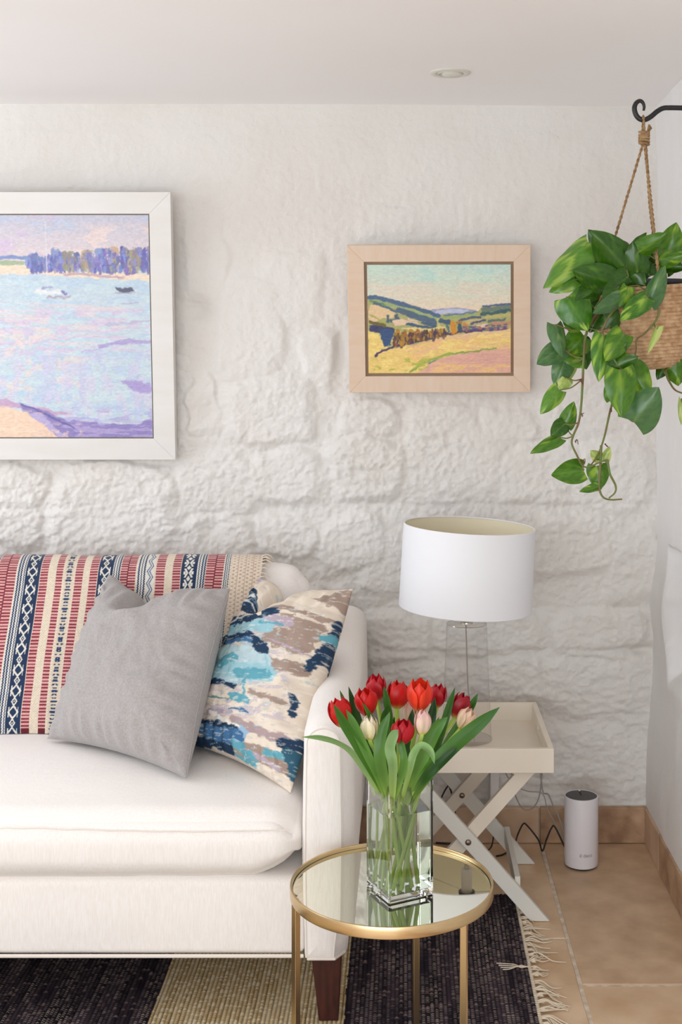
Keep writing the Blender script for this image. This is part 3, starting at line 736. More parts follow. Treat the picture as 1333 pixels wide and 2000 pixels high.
# arm: extruded rounded profile, the front panel narrower than the body behind it
def arm(xa, xb):
    ys = np.concatenate([np.linspace(2.612, 2.675, 12)[:-1], np.linspace(2.675, 3.575, 40)])
    rows = []
    for y in ys:
        t = (y-2.612)/(3.575-2.612)
        q = 1-math.sin(min(1, (y-2.612)/0.055)*math.pi/2)
        il, ir, it = 0.006*q, 0.024*q, 0.014*q
        top = 0.655+0.010*math.sin(t*3.0)+0.042*max(0, (t-0.5)/0.5)**2-it
        x0_, x1_ = xa+il, xb-ir; c = (x0_+x1_)/2; hw = (x1_-x0_)/2; zb = 0.153+0.003*q; zs = top-hw
        prof = []
        for k in range(14):
            z = zb+(zs-zb)*k/14; prof.append((x0_-0.003*math.sin(math.pi*k/14), z))
        for k in range(19):
            a = math.pi-math.pi*k/18; prof.append((c+hw*math.cos(a), zs+hw*max(0, math.sin(a))**0.9))
        for k in range(1, 15):
            z = zs+(zb-zs)*k/14; prof.append((x1_+0.003*math.sin(math.pi*k/14)-0.014*float(sstep(0.30, 0.15, np.array(z))), z))
        xe = prof[-1][0]
        for k in range(1, 7): prof.append((xe+(x0_-xe)*k/6, zb))
        rows.append([(px_, y, z_) for px_, z_ in prof])
    G = np.array(rows); g0 = G[0]
    core = g0.copy(); core[:, 0] = g0[:, 0].mean()*0+(xa+xb-0.02)/2; core[:, 2] = np.clip(g0[:, 2], 0.20, 0.60)
    caps = []
    for s_, dy in ((0.95, -0.005), (0.80, -0.008), (0.5, -0.010), (0.25, -0.011), (0.0, -0.011)):
        q = core+(g0-core)*s_; q[:, 1] = 2.612+dy; caps.insert(0, q)
    G = np.concatenate([np.array(caps), G])
    G[5:, :, 0] += 0.0015*fbm(G[5:, :, 1]*8, G[5:, :, 2]*8, 3, 9)
    me = grid_mesh('arm', G, flip=False); o = mesh_obj('arm', me, M_sofa, sofa)
    prof = [(p[0], 2.6055, p[2]) for p in (core+(g0-core)*0.90)]
    MB().tube(prof[:-5], 0.0014, 6).build('piping', M_sofa_pipe, o)
    MB().tube([(xa+0.010, 2.606, 0.157), (xb-0.038, 2.606, 0.157), (xb-0.020, 2.64, 0.155), (xb-0.016, 3.55, 0.155)], 0.0035, 8).build('hem', M_sofa_pipe, o)
    return o
arm(SR, SR+0.106)
arm(SL-0.112, SL)
me = rbox_mesh('back_frame', (SR-SL+0.05, 0.10, 0.52), 0.03, 14)
o = mesh_obj('back_frame', me, M_sofa, sofa); o.location = ((SR+SL)/2, 3.545, 0.43)
def leg(px_t0, px_t1, px_b0, px_b1, Yf):
    t0 = P(px_t0, 1873, Yf).x; t1 = P(px_t1, 1873, Yf).x; b0 = P(px_b0, 1990, Yf).x; b1 = P(px_b1, 1990, Yf).x
    m = MB(); zt, zb = 0.158, 0.0115; w_ = (t1-t0)
    m.add([(b0,Yf,zb),(b1,Yf,zb),(b1,Yf+0.045,zb),(b0,Yf+0.045,zb),(t0,Yf-0.004,zt),(t1,Yf-0.004,zt),(t1,Yf+0.06,zt),(t0,Yf+0.06,zt)],
          [(0,3,2,1),(4,5,6,7),(0,1,5,4),(1,2,6,5),(2,3,7,6),(3,0,4,7)])
    return m.build('leg', M_legwood, sofa, smooth=False, bevel=0.002)
leg(608, 668, 623, 661, 2.635)
for lx, ly in ((-0.17, 3.46), (-2.12, 2.64), (-2.12, 3.46)):
    MB().box(lx-0.022, lx+0.022, ly, ly+0.045, 0.0115 if ly < 3.2 else 0.0, 0.158).build('leg', M_legwood, sofa, smooth=False, bevel=0.002)
# back cushions: leaning, soft
def back_cushion(xa, xb, seed):
    def df(W, V):
        u, v, t = V[:, 0], V[:, 1], V[:, 2]; W = W.copy()
        W[:, 1] += np.sign(v)*0.035*(1-u**2)*(1-t**2)*(np.abs(v) > 0.5)
        W[:, 2] -= 0.016*np.abs(u)**6*sstep(0.4, 1, t)
        W[:, 0] -= np.sign(u)*0.010*sstep(0.5, 1.0, t)*np.abs(u)**4
        W[:, 1] += 0.004*fbm(W[:, 0]*9, W[:, 2]*9, 3, seed); W[:, 2] += 0.004*fbm(W[:, 0]*8, W[:, 1]*8, 3, seed+1)*(t > 0.5)
        W[:, 1] += (W[:, 2])*0.27       # lean back
        return W
    me = rbox_mesh('back_cushion', (xb-xa, 0.13, 0.40), 0.06, 34, df)
    o = mesh_obj('back_cushion', me, M_sofa, sofa); o.location = ((xa+xb)/2, 3.285, 0.665); return o
back_cushion(-1.24, -0.247, 12); back_cushion(SL+0.01, -1.25, 13)

# ------------------------------------------------------------------ throw
def throw():
    path = crom([(0, 3.100, 0.476), (0, 3.108, 0.52), (0, 3.150, 0.62), (0, 3.190, 0.72), (0, 3.232, 0.80), (0, 3.276, 0.856), (0, 3.325, 0.882),
                 (0, 3.375, 0.872), (0, 3.415, 0.835), (0, 3.43, 0.76), (0, 3.43, 0.68)], 30)
    PA = np.array([p[:] for p in path]); seg = np.linalg.norm(np.diff(PA, axis=0), axis=1); s = np.concatenate([[0], np.cumsum(seg)])
    tot = s[-1]; ns = int(tot/0.00155); sv = np.linspace(0, tot, ns)
    Yp = np.interp(sv, s, PA[:, 1]); Zp = np.interp(sv, s, PA[:, 2])
    xs = np.arange(-1.26, -0.372, 0.00135)
    X, S = np.meshgrid(xs, sv)
    Y = np.repeat(Yp[:, None], len(xs), 1); Z = np.repeat(Zp[:, None], len(xs), 1)
    PX = VX+X/3.3*F         # pattern coordinate, 1/739 m
    Y = Y-0.005*np.abs(fbm(X*7, S*5, 3, 3))-0.006*sstep(0.05, 0.2, S)+0.008*(sstep(0.10, 0, S))*fbm(X*14, S*3, 2, 4)*0.4
    Z = Z+0.003*fbm(X*8, S*6, 2, 5)*sstep(0.1, 0.3, S)+0.0*X
    X2 = X+0.006*fbm(X*3, S*5, 2, 6)
    cream = np.array([212., 198, 178]); red = np.array([140., 54, 66]); pink = np.array([202., 154, 150]); navy = np.array([38., 54, 82])
    white = np.array([214., 210, 200]); C = np.zeros(X.shape+(3,))+cream
    C *= (1+0.05*np.sign(np.sin(S*2*math.pi/0.0065+np.pi*(np.floor(PX/2.5) % 2))))[..., None]
    k = S/0.0084                                  # weft rhythm
    def band(a, b): return (PX >= a) & (PX < b)
    def put(m, col): C[m] = col
    def redband(a, b, split=None):
        m = band(a, b); f = (k % 1); ph = (PX >= (a+b)/2)*0.5 if split else 0
        f = (k+ph) % 1
        on = f < 0.52
        C[m & on] = red; C[m & ~on] = pink
        dots = ((np.floor(PX/1.9) % 2) == 0)
        C[m & on & dots] = red*0.86; C[m & ~on & dots] = pink*1.06
        if split: C[band((a+b)/2-1, (a+b)/2+1)] = red*0.8
    def pins(a, b, nline=3):
        m = band(a, b); C[m] = white
        wl = (b-a)/nline; f = ((PX-a)/wl+0.10*np.sign(np.sin(S*2*math.pi/0.007))) % 1
        C[m & (f > 0.38) & (f < 0.86)] = navy*1.15
    def navyband(a, b, kind):
        m = band(a, b); C[m] = navy
        c = (a+b)/2-0.5; hw = (b-a)/2*0.62; u = np.abs(PX-c)/hw; per = 0.052 if kind == 0 else 0.034
        v = ((S/per) % 1)
        if kind == 0:
            d = np.abs(v-0.5)*2            # 0 centre of diamond
            dia = u/0.62+d/0.42
            on = ((dia > 0.62) & (dia < 1.1)) | ((dia < 0.25))
            x_ = np.abs(u-((d-0.42)/0.58)*1.0)
            on |= (d > 0.36) & (x_ < 0.20) & (u < 1.05)
            on |= (u > 0.86) & (u < 1.06) & (d > 0.50) & (d < 0.9)
            on |= (np.hypot((u-0.95)/1.0, (d-1.0)*2.0) < 0.22)
        else:
            d = np.abs(v-0.5)*2
            on = ((u+d) < 0.45) | ((np.abs((u-0.1)-(0.75-d*0.6)) < 0.2) & (u < 1) & (d > .2)) | ((u > 0.55) & (u < 1.0) & (d > 0.75))
        C[m & on & (u < 1.15)] = white
    def motif(a, b):
        m = band(a, b); C[m] = cream*0.97; c = (a+b)/2; u = (PX-c)/((b-a)/2); per = 0.026; v = (S/per) % 1; d = np.abs(v-0.5)*2
        q = (np.abs(np.abs(u)-0.55+0.35*np.sin(d*math.pi)) < 0.24) & ((np.floor(S/0.0042) % 2) == 0) | ((np.abs(u) < 0.5) & (d > 0.80))
        C[m & q] = navy*1.2
    def zigzag(a, b):
        m = band(a, b); C[m] = white*0.98; c = (a+b)/2; hw = (b-a)/2; per = 0.036
        tri = np.abs(((S/per) % 1)-0.5)*4-1
        for off in (-0.28, 0.28):
            C[m & (np.abs((PX-c)/hw-(0.42*tri+off)) < 0.13)] = navy*1.3+20
    # left part, beyond the frame, repeats the rhythm
    for a, b in [(-230,-205),(-120,-90),(-60,-42)]: redband(a, b)
    navyband(-200, -165, 0); pins(-165, -150); pins(-84, -66); motif(-140, -122); navyband(-40, -8, 1); pins(-8, 5)
    redband(6, 41, True); pins(42, 58); navyband(58, 86, 0); redband(87, 102); redband(118, 131); motif(135, 153); redband(156, 171)
    redband(184, 199); navyband(200, 228, 0); pins(228, 242); redband(243, 272, True); pins(275, 291); zigzag(292, 308); redband(311, 328)
    redband(343, 358); navyband(359, 389, 1); pins(389, 405); redband(406, 439, True); pins(440, 451)
    # openwork border
    m = band(453, 520); hole = (np.sin(PX*2*math.pi/14.0)*np.sin(S*2*math.pi/0.011)) > 0.45
    C[m] = np.array([214., 198, 180]); C[m & hole] = np.array([176., 152, 132]); C[band(466, 468) | band(481, 483) | band(496, 498)] = np.array([190., 168, 146])
    end = S < 0.012; C[end & band(87, 102)] = red*0.7; C[end & band(118, 131)] = red*0.7
    C *= (1+0.05*fbm(PX/3, S*300, 2, 8))[..., None]; C = np.clip(C, 0, 245)
    relief = 0.0008*(C.mean(-1)/255)
    V = np.stack([X2, Y-relief, Z], -1)
    back = V.copy(); back[..., 1] += 0.004; 
    # thickness follows the fold: push the underside inwards
    dY = np.gradient(Yp, sv)[:, None]; dZ = np.gradient(Zp, sv)[:, None]
    back[..., 1] = V[..., 1]+0.0035*dZ; back[..., 2] = V[..., 2]-0.0035*dY
    me = grid_mesh('throw_blanket', V, srgb_arr(C))
    o = mesh_obj('throw_blanket', me, M_throw)
    tag(o, 'red, navy and cream striped woven throw draped over the sofa back', 'throw')
    # knotted fringe along the right end
    m = MB(); rr = random.Random(5)
    for i in range(46):
        s_ = 0.02+i*(tot-0.1)/46; y = float(np.interp(s_, s, PA[:, 1])); z = float(np.interp(s_, s, PA[:, 2]))
        x = -0.372
        m.tube(crom([(x-0.003, y-0.009, z), (x+0.008, y-0.012+rr.uniform(-.002, .002), z+rr.uniform(-.003, .003)), (x+0.018+rr.uniform(-.004, .005), y-0.010, z-rr.uniform(0, .012))], 3), [0.0016]*6+[0.0007], 5)
    f = m.build('fringe', M_lace, o); f['kind'] = 'stuff'
throw()

# ------------------------------------------------------------------ scatter cushions
def pillow(name, label, TL, TR, BR, BL, T, dents, m, seed, n=150, colfn=None, bow=0.07, pxq=None, pipe=None):
    u = np.linspace(-1, 1, n); U, V_ = np.meshgrid(u, u)      # V_: -1 bottom, 1 top
    U1 = U*(1-bow*(1-V_**2)*U**2); V1 = V_*(1-bow*(1-U**2)*V_**2)
    dz = np.zeros_like(U); off = np.zeros_like(U)
    for (u0, slant, wd, dep, fold, vmin) in dents:
        s_ = (U-(u0+slant*(1-V_)))/wd; g = sstep(vmin, 1, V_)
        V1 = V1-dep*np.exp(-s_**2)*g**1.5
        off += fold*g*(np.tanh(s_*2.2)*np.exp(-(s_*0.8)**2))
    a = (U1+1)/2; b = (V1+1)/2
    TL, TR, BR, BL = [np.array(p[:]) for p in (TL, TR, BR, BL)]
    mid = (BL*(1-a[..., None])+BR*a[..., None])*(1-b[..., None])+(TL*(1-a[..., None])+TR*a[..., None])*b[..., None]
    nn = np.cross(BR-BL, TL-BL); nn /= np.linalg.norm(nn)
    if nn[1] > 0: nn = -nn
    prof = ((1-np.abs(U)**2.6)*(1-np.abs(V_)**2.6))**0.55
    wr = 0.009*fbm(U*4, V_*4, 3, seed)+0.018*fbm(U*1.6, V_*1.6, 2, seed+5)
    edge = np.maximum(np.abs(U), np.abs(V_)); tan = np.where(np.abs(U) > np.abs(V_), V_, U)
    pucker = 0.0050*np.sin(tan*34+3*fbm(tan*3, tan*0+1, 2, seed+9))*sstep(0.55, 0.9, edge)*(1-edge**12)
    f = mid+nn*((T/2)*prof+wr*prof+pucker+off)[..., None]
    bk = mid-nn*((T/2)*prof-off*0.8)[..., None]
    e = (prof < 1e-6); bk[e] = f[e]
    C = None
    if colfn is not None:
        q = [np.array(p, float) for p in pxq]
        uu = ((U+1)/2)[..., None]; vv = ((V_+1)/2)[..., None]
        pp = (q[3]*(1-uu)+q[2]*uu)*(1-vv)+(q[0]*(1-uu)+q[1]*uu)*vv
        C = colfn(pp[..., 0], pp[..., 1])
    me = grid_mesh(name, f, C, back=bk)
    o = mesh_obj(name, me, m)
    tag(o, label, 'cushion')
    if pipe:
        ring = np.concatenate([f[0, :], f[1:, -1], f[-1, -2::-1], f[-2:0:-1, 0]])[::3]
        MB().tube([tuple(r) for r in ring], 0.0012, 5).build('seam', pipe, o)
    return o
M_greyseam = mat('grey_seam', srgb(160, 153, 150), 0.9)
pillow('scatter_cushion', 'plain grey linen scatter cushion leaning on the striped throw', P(212, 1122, 3.22), P(450, 1150, 3.02), P(365, 1520, 2.76), P(93, 1442, 3.02), 0.20,
       [(-0.06, -0.30, 0.30, 0.50, 0.045, 0.30), (-0.62, 0.1, 0.2, 0.08, 0.0, 0.3)], M_grey, 3, pipe=M_greyseam)

class WrapC:
    pass
def blue_print(px, py):
    # px,py: pattern coordinates on the cloth
    c = Canvas.__new__(Canvas); c.X = (px-350)*3.508; c.Y = (py-1080)*3.508
    c.xs = np.array([0, 1]); c.ys = np.array([0, 1])
    c.C = np.zeros(c.X.shape+(3,))+np.array([214., 200, 184])
    taupe = (158, 138, 126); lil = (176, 160, 172); lb = (150, 192, 202); teal = (96, 160, 176); navy = (36, 58, 84); blue = (66, 108, 150); wh = (232, 226, 216)
    def S(pts, wd, col, sd, op=1.0, dry=0): c.stroke(pts, wd*(1.5 if col == navy else 1.2), col, 17, 34, sd, 5, op, sy=20, dry=dry*0.6)
    def Q(pts, col, sd): c.poly(pts, col, 30, 40, sd, 5)
    c.patches((226, 214, 198), 160, 60, 0.0, 1, None, 0.7)
    c.patches((170, 196, 202), 70, 34, -0.12, 2, (280, 540, 740, 1000, 50), 0.85, 0.1); c.patches((128, 176, 190), 50, 26, 0.06, 4, (280, 560, 740, 960, 50), 0.85, 0.08); c.patches((190, 178, 186), 60, 24, 0.12, 6, (260, 560, 860, 1240, 50), 0.8, 0.08)
    Q([(820,490),(1060,545),(1030,640),(1010,710),(950,790),(860,765),(740,725),(700,650),(850,560)], taupe, 2)
    Q([(1000,330),(1190,250),(1170,450),(1080,400)], taupe, 3); S([(800,440),(960,480),(1120,530)], 34, taupe, 4); S([(730,860),(930,890)], 70, taupe, 5)
    S([(640,1060),(820,1115)], 26, taupe, 6); S([(520,1250),(640,1300),(800,1345)], 50, (168, 148, 148), 7); S([(500,1430),(620,1450),(770,1500)], 90, taupe, 8)
    S([(720,540),(860,560)], 70, lil, 9); S([(560,830),(720,850)], 60, lil, 10); S([(330,1170),(500,1200)], 34, lil, 11); S([(480,1400),(740,1530)], 22, lil, 12)
    S([(740,690),(980,790)], 10, lil, 13)
    S([(290,610),(600,590)], 80, (172, 200, 208), 70, .9); S([(290,800),(480,810),(690,850)], 130, (178, 204, 210), 71, .9); S([(300,930),(600,930),(700,920)], 110, (168, 198, 208), 72, .9); S([(230,1060),(420,1080)], 50, (226, 214, 200), 73)
    S([(380,600),(520,590),(740,600)], 80, lb, 14, dry=.45); S([(280,800),(420,760)], 90, (176, 206, 206), 15); S([(300,900),(430,880)], 110, lb, 16, dry=.5); S([(500,900),(740,930)], 90, lb, 17, dry=.45)
    S([(420,850),(520,820)], 70, teal, 18, dry=.5); S([(560,930),(730,940)], 60, teal, 19, dry=.5); S([(520,1080),(600,1110)], 50, teal, 20, dry=.5); S([(700,575),(830,580)], 14, teal, 21)
    S([(270,800),(280,900)], 40, teal, 22); S([(600,960),(600,1080)], 14, teal, 23); S([(730,800),(740,920)], 10, lb, 24); S([(200,1040),(500,1110)], 8, (90, 130, 130), 25)
    S([(480,1360),(560,1480)], 70, teal, 26, dry=.5); S([(700,1440),(780,1450)], 40, teal, 27, dry=.5); S([(400,1430),(560,1520)], 24, teal, 28)
    S([(400,1290),(530,1330)], 90, (150, 180, 205), 29); S([(340,1180),(520,1290)], 24, wh, 30)
    S([(260,560),(330,535),(640,535),(790,470)], 44, navy, 31); S([(380,560),(600,500)], 12, wh, 32, .8); S([(270,640),(450,670),(640,680),(720,765)], 46, navy, 33); S([(440,690),(640,700)], 34, blue, 34)
    S([(240,690),(260,620)], 60, navy, 35); S([(210,940),(400,975),(530,1018)], 22, navy, 36); S([(110,1185),(300,1240),(520,1300)], 26, navy, 37)
    S([(250,1280),(420,1320),(520,1340)], 60, blue, 38); S([(90,1345),(300,1365),(430,1430)], 44, navy, 39); S([(260,1330),(440,1380)], 30, blue, 40, dry=.5)
    S([(1120,530),(1090,690)], 40, navy, 41); S([(1100,600),(1040,650)], 30, teal, 42); S([(1060,690),(950,870)], 26, navy, 43); S([(880,1060),(850,1190)], 22, navy, 44)
    S([(790,1370),(860,1360)], 50, navy, 45); S([(810,1420),(810,1560)], 60, (50, 90, 110), 46); S([(500,1170),(600,1180)], 12, blue, 47, dry=.5)
    # the bunched top-left corner
    Q([(330,470),(380,350),(500,250),(620,300),(700,440),(600,480)], navy, 48); S([(360,430),(470,330),(600,330)], 16, wh, 49, .9); S([(440,440),(540,370),(640,410)], 14, wh, 50, .8)
    S([(340,400),(470,270)], 40, (150, 190, 200), 51); S([(480,230),(560,200)], 60, lil, 52); S([(330,470),(450,450)], 60, (214, 196, 178), 53); S([(540,460),(660,450)], 20, navy, 54)
    c.patches(wh, 40, 12, 0.36, 60, None, 0.5, 0.05); c.patches((150, 180, 190), 40, 14, 0.42, 61, None, 0.5, 0.05)
    return srgb_arr(c.C)
pillow('scatter_cushion', 'blue, teal and taupe brushstroke print cushion against the sofa arm', P(508, 1128, 3.16), P(690, 1150, 3.02), P(568, 1550, 2.745), P(345, 1448, 3.02), 0.16,
       [(-0.16, -0.25, 0.24, 0.58, 0.045, 0.35)], M_print, 8, n=260, colfn=blue_print, pxq=[(508, 1128), (690, 1150), (568, 1550), (345, 1448)])

# ------------------------------------------------------------------ rug
def rug():
    xa, xb, ya, yb = -1.75, 0.287, 1.7, 3.26
    xs = np.concatenate([np.linspace(xa, -0.95, 30)[:-1], np.arange(-0.95, xb, 0.0021)])
    ys = np.concatenate([np.linspace(ya, 2.45, 30)[:-1], np.arange(2.45, yb, 0.0024)])
    X, Y = np.meshgrid(xs, ys)
    X0 = X-0.0*Y
    wob = 0.003*fbm(X*6, Y*2.0, 3, 3)
    pitch = 0.0095; xr = (X0+wob)/pitch; rib = np.floor(xr); fr = xr-rib
    kn = (Y+0.0018*np.sin(rib*12.9)*3)/0.0068; row = np.floor(kn); fk = kn-row
    bump = np.sin(fr*math.pi)**0.7*(0.55+0.45*np.sin(fk*math.pi)**0.6)
    rr = _perm[(rib.astype(int)*7) % 257, (row.astype(int)) % 257]; r2 = np.clip(0.5+1.3*fbm(rib*0.9, Y*7, 2, 31), 0, 1)
    Z = 0.0075+0.0032*bump*(0.7+0.6*r2)+0.0015*fbm(X*10, Y*10, 2, 5)
    light = (X0 > -0.540+0.002*fbm(Y*30, X*0+1, 2, 6)) & (X0 < -0.128+0.002*fbm(Y*30, X*0+2, 2, 7)) | (X0 < -0.952)
    dark = np.array([66., 56, 64]); dk2 = np.array([38., 32, 40]); br_ = np.array([104., 88, 88]); fleck = np.array([176., 162, 152])
    C = dark*(1-r2[..., None])+dk2*r2[..., None]
    C = np.where((rr > 0.93)[..., None], br_, C)
    gap = (np.sin(fk*math.pi) < 0.42) & (np.sin(fr*math.pi) > 0.45)
    strength = 0.5+0.9*fbm(rib*0.55, Y*9, 3, 33)+0.35*(rr-0.5)
    C = C*(1-(gap*np.clip(strength, 0, 1))[..., None])+fleck*(gap*np.clip(strength, 0, 1))[..., None]
    L1 = np.array([214., 192, 152]); L2 = np.array([192., 164, 118]); L3 = np.array([228., 212, 180])
    CL = L1*(1-r2[..., None])+L2*r2[..., None]; CL = np.where((rr > 0.75)[..., None], L3, CL); CL = np.where(gap[..., None], L3, CL)
    C = np.where(light[..., None], CL, C)
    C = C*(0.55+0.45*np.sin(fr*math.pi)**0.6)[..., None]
    root = thing('rug', 'dark plum and straw striped woven rag rug under the sofa', 'rug', (-0.7, 2.5, 0))
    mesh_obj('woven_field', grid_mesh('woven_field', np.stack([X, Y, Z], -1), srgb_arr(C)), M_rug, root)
    MB().box(xa+.002, xb-0.002, ya+.002, yb-0.002, 0.0008, 0.0062).build('backing', M_cream_thread, root, smooth=False)
    # cream selvedge and fringe on the right end
    m = MB(); r_ = random.Random(8)
    for y in np.arange(1.8, 3.25, 0.0075):
        m.tube([(xb-0.002, y, 0.008), (xb+0.004, y+0.003, 0.007), (xb+0.006, y+0.007, 0.003)], 0.0022, 5)
    y = 1.75
    while y < 3.22:
        ang = r_.uniform(-0.9, 0.7); Lg = r_.uniform(0.045, 0.085); fly = r_.random() < 0.12
        for k in range(r_.randint(2, 5)):
            a2 = ang+r_.uniform(-0.25, 0.25); l2 = Lg*r_.uniform(0.75, 1.1); yy = y+r_.uniform(-0.006, 0.006)
            p = [(xb+0.002, yy, 0.006), (xb+l2*0.3, yy+l2*0.15*math.sin(a2)+r_.uniform(-.006, .006), 0.007+r_.uniform(0, .006)),
                 (xb+l2*0.65*math.cos(a2), yy+l2*0.6*math.sin(a2)+r_.uniform(-.01, .01), 0.004), (xb+l2*math.cos(a2), yy+l2*math.sin(a2)+r_.uniform(-.008, .008), 0.003)]
            m.tube(crom(p, 4), [0.0016]*8+[0.0014, 0.0013, 0.0011, 0.0009, 0.0008], 5)
        # knot
        m.tube([(xb+0.008, y, 0.006), (xb+0.014, y+0.001, 0.007), (xb+0.020, y, 0.005)], [0.002, 0.0042, 0.002], 6)
        y += r_.uniform(0.022, 0.034)
    # one tassel thrown back over the rug
    for k in range(4):
        m.tube(crom([(xb, 2.862+k*.002, 0.013), (xb-0.02, 2.868-k*.003, 0.0145), (xb-0.045+k*.004, 2.852+k*.007, 0.0145), (xb-0.062-k*.004, 2.850+k*0.010, 0.0140)], 4), 0.0012, 5)
    f = m.build('fringe', M_cream_thread, root); f['kind'] = 'stuff'
rug()

# ------------------------------------------------------------------ round brass table
TC = Vector((-0.0237, 2.405, 0)); TZ = 0.404; TR_ = 0.1955
tb = thing('side_table', 'round mirrored side table with a brass rim and slim brass legs', 'table', (TC.x, TC.y, 0.011))
MB().lathe([(TR_-0.004, 0), (TR_-0.0005, 0.0), (TR_, -0.001), (TR_, -0.021), (TR_-0.001, -0.022), (TR_-0.004, -0.022), (TR_-0.0045, -0.021), (TR_-0.0045, -0.001), (TR_-0.004, 0)],
           (TC.x, TC.y, TZ), 128).build('rim', M_brass, tb)
mz = 0.396
o = MB().lathe([(0.0, 0), (TR_-0.006, 0)], (TC.x, TC.y, mz), 128).build('mirror_top', M_mirror, tb)
MB().lathe([(TR_-0.006, 0), (TR_-0.0052, -0.0006), (TR_-0.0050, -0.005), (0, -0.005)], (TC.x, TC.y, mz), 128).build('glass_edge', M_medge, tb)
MB().lathe([(0, 0), (TR_-0.005, 0), (TR_-0.005, -0.008), (0, -0.008)], (TC.x, TC.y, mz-0.0055), 96).build('underframe', M_brasstub, tb)
for a in (195, 315, 75):
    t = math.radians(a); q = TC+Vector((math.cos(t), math.sin(t), 0))*0.187
    m = MB(); m.bar((q.x, q.y, 0.0113), (q.x, q.y, TZ-0.014), 0.0125, 0.0125, up=(math.cos(t), math.sin(t), 0), roll=0.5)
    lg = m.build('leg', M_brasstub, tb, smooth=False, bevel=0.0015)
# ------------------------------------------------------------------ vase
VF = Pz(760, 1768, mz); Sd = 0.096; Va = math.radians(28)
ex = Vector((math.cos(Va), math.sin(Va), 0)); ey = Vector((-math.sin(Va), math.cos(Va), 0))
VC = VF+(ex+ey)*Sd/2; vtop = P(760, 1536, VF.y).z; wz = P(760, 1600, VF.y).z
vs_root = thing('glass_vase', 'square clear glass vase on the mirrored table holding tulips', 'vase', (VC.x, VC.y, mz+0.0004))
def sq(half, z, r=0.004):
    out = []
    for sx, sy, a0 in ((-1,-1,180),(1,-1,270),(1,1,0),(-1,1,90)):
        for k in range(4):
            a = math.radians(a0+30*k)
            out.append(VC*1+ex*(sx*(half-r)+r*math.cos(a))+ey*(sy*(half-r)+r*math.sin(a))+Vector((0, 0, z-VC.z)))
    return out
H0 = mz+0.0006; th = 0.0042
def loops_mesh(name, loops, m, parent, cap0=True, cap1=True, smooth=False):
    n = len(loops[0]); b = MB(); vs = [v for l in loops for v in l]; fs = []
    for i in range(len(loops)-1):
        for k in range(n): fs.append((i*n+k, i*n+(k+1) % n, (i+1)*n+(k+1) % n, (i+1)*n+k))
    if cap0: fs.append(tuple(reversed(range(n))))
    if cap1: fs.append(tuple((len(loops)-1)*n+k for k in range(n)))
    b.add(vs, fs); return b.build(name, m, parent, smooth=smooth)
h = Sd/2
loops_mesh('glass_body', [sq(h-0.002, H0, .003), sq(h, H0+0.002), sq(h, vtop-0.001), sq(h-0.001, vtop), sq(h-th+0.001, vtop), sq(h-th, vtop-0.001), sq(h-th, H0+0.014, .003), sq(h-th-0.006, H0+0.011, .002)], M_vase, vs_root)
top = sq(h-0.0021, vtop+0.0003)
MB().tube(top+[top[0], top[1]], 0.0013, 6).build('rim', M_vedge, vs_root)
wt = loops_mesh('vase_water', [sq(h-th+0.0003, H0+0.0137, .003), sq(h-th+0.0003, wz-0.0008, .003), sq(h-th-0.0006, wz, .003)], M_water, None)
tag(wt, 'clear water filling the lower part of the glass vase', 'water')

# ------------------------------------------------------------------ tulips
def ribbon(name, pts, width, m, parent, cfun, fold=0.25, roll=0.0, twist=0.0, n=9, prof=None, nseg=10, wav=0.0):
    path = crom(pts, nseg); L = len(path); cu = np.linspace(-1, 1, n); V = np.zeros((L, n, 3)); C = np.zeros((L, n, 3))
    pv = None
    for i, p in enumerate(path):
        t = i/(L-1); tg = (path[min(i+1, L-1)]-path[max(i-1, 0)]).normalized()
        view = (Vector((0, 0, EYE))-p).normalized()
        sd = tg.cross(view); sd = sd.normalized() if sd.length > 0.05 else (pv or Vector((1, 0, 0)))
        if pv is not None and sd.dot(pv) < 0: sd = -sd
        pv = sd.copy(); nr = sd.cross(tg).normalized()
        a = roll+twist*t
        s2 = sd*math.cos(a)+nr*math.sin(a); n2 = nr*math.cos(a)-sd*math.sin(a)
        w_ = width*(prof(t) if prof else math.sin(math.pi*min(1, max(0, t*0.93+0.07))**0.75)**0.8)
        for k, u in enumerate(cu):
            q = p+s2*(u*w_/2)+n2*(-fold*w_*(1-abs(u)**1.4)*0.5+wav*width*math.sin(t*11+u)*u*u*0.3)
            V[i, k] = q[:]; C[i, k] = cfun(t, u)
    me = grid_mesh(name, V, srgb_arr(C)); return mesh_obj(name, me, m, parent)
def tl_col(a, b, seed):
    a = np.array(a, float); b = np.array(b, float)
    def f(t, u):
        st = 0.5+0.5*math.sin(u*26+seed); base = (a*(1-t)+b*t)*(1-max(0,1-t*4))+np.array([170.,196,96])*max(0,1-t*4)
        return base*(0.93+0.10*st)*(1+0.10*abs(u))
    return f
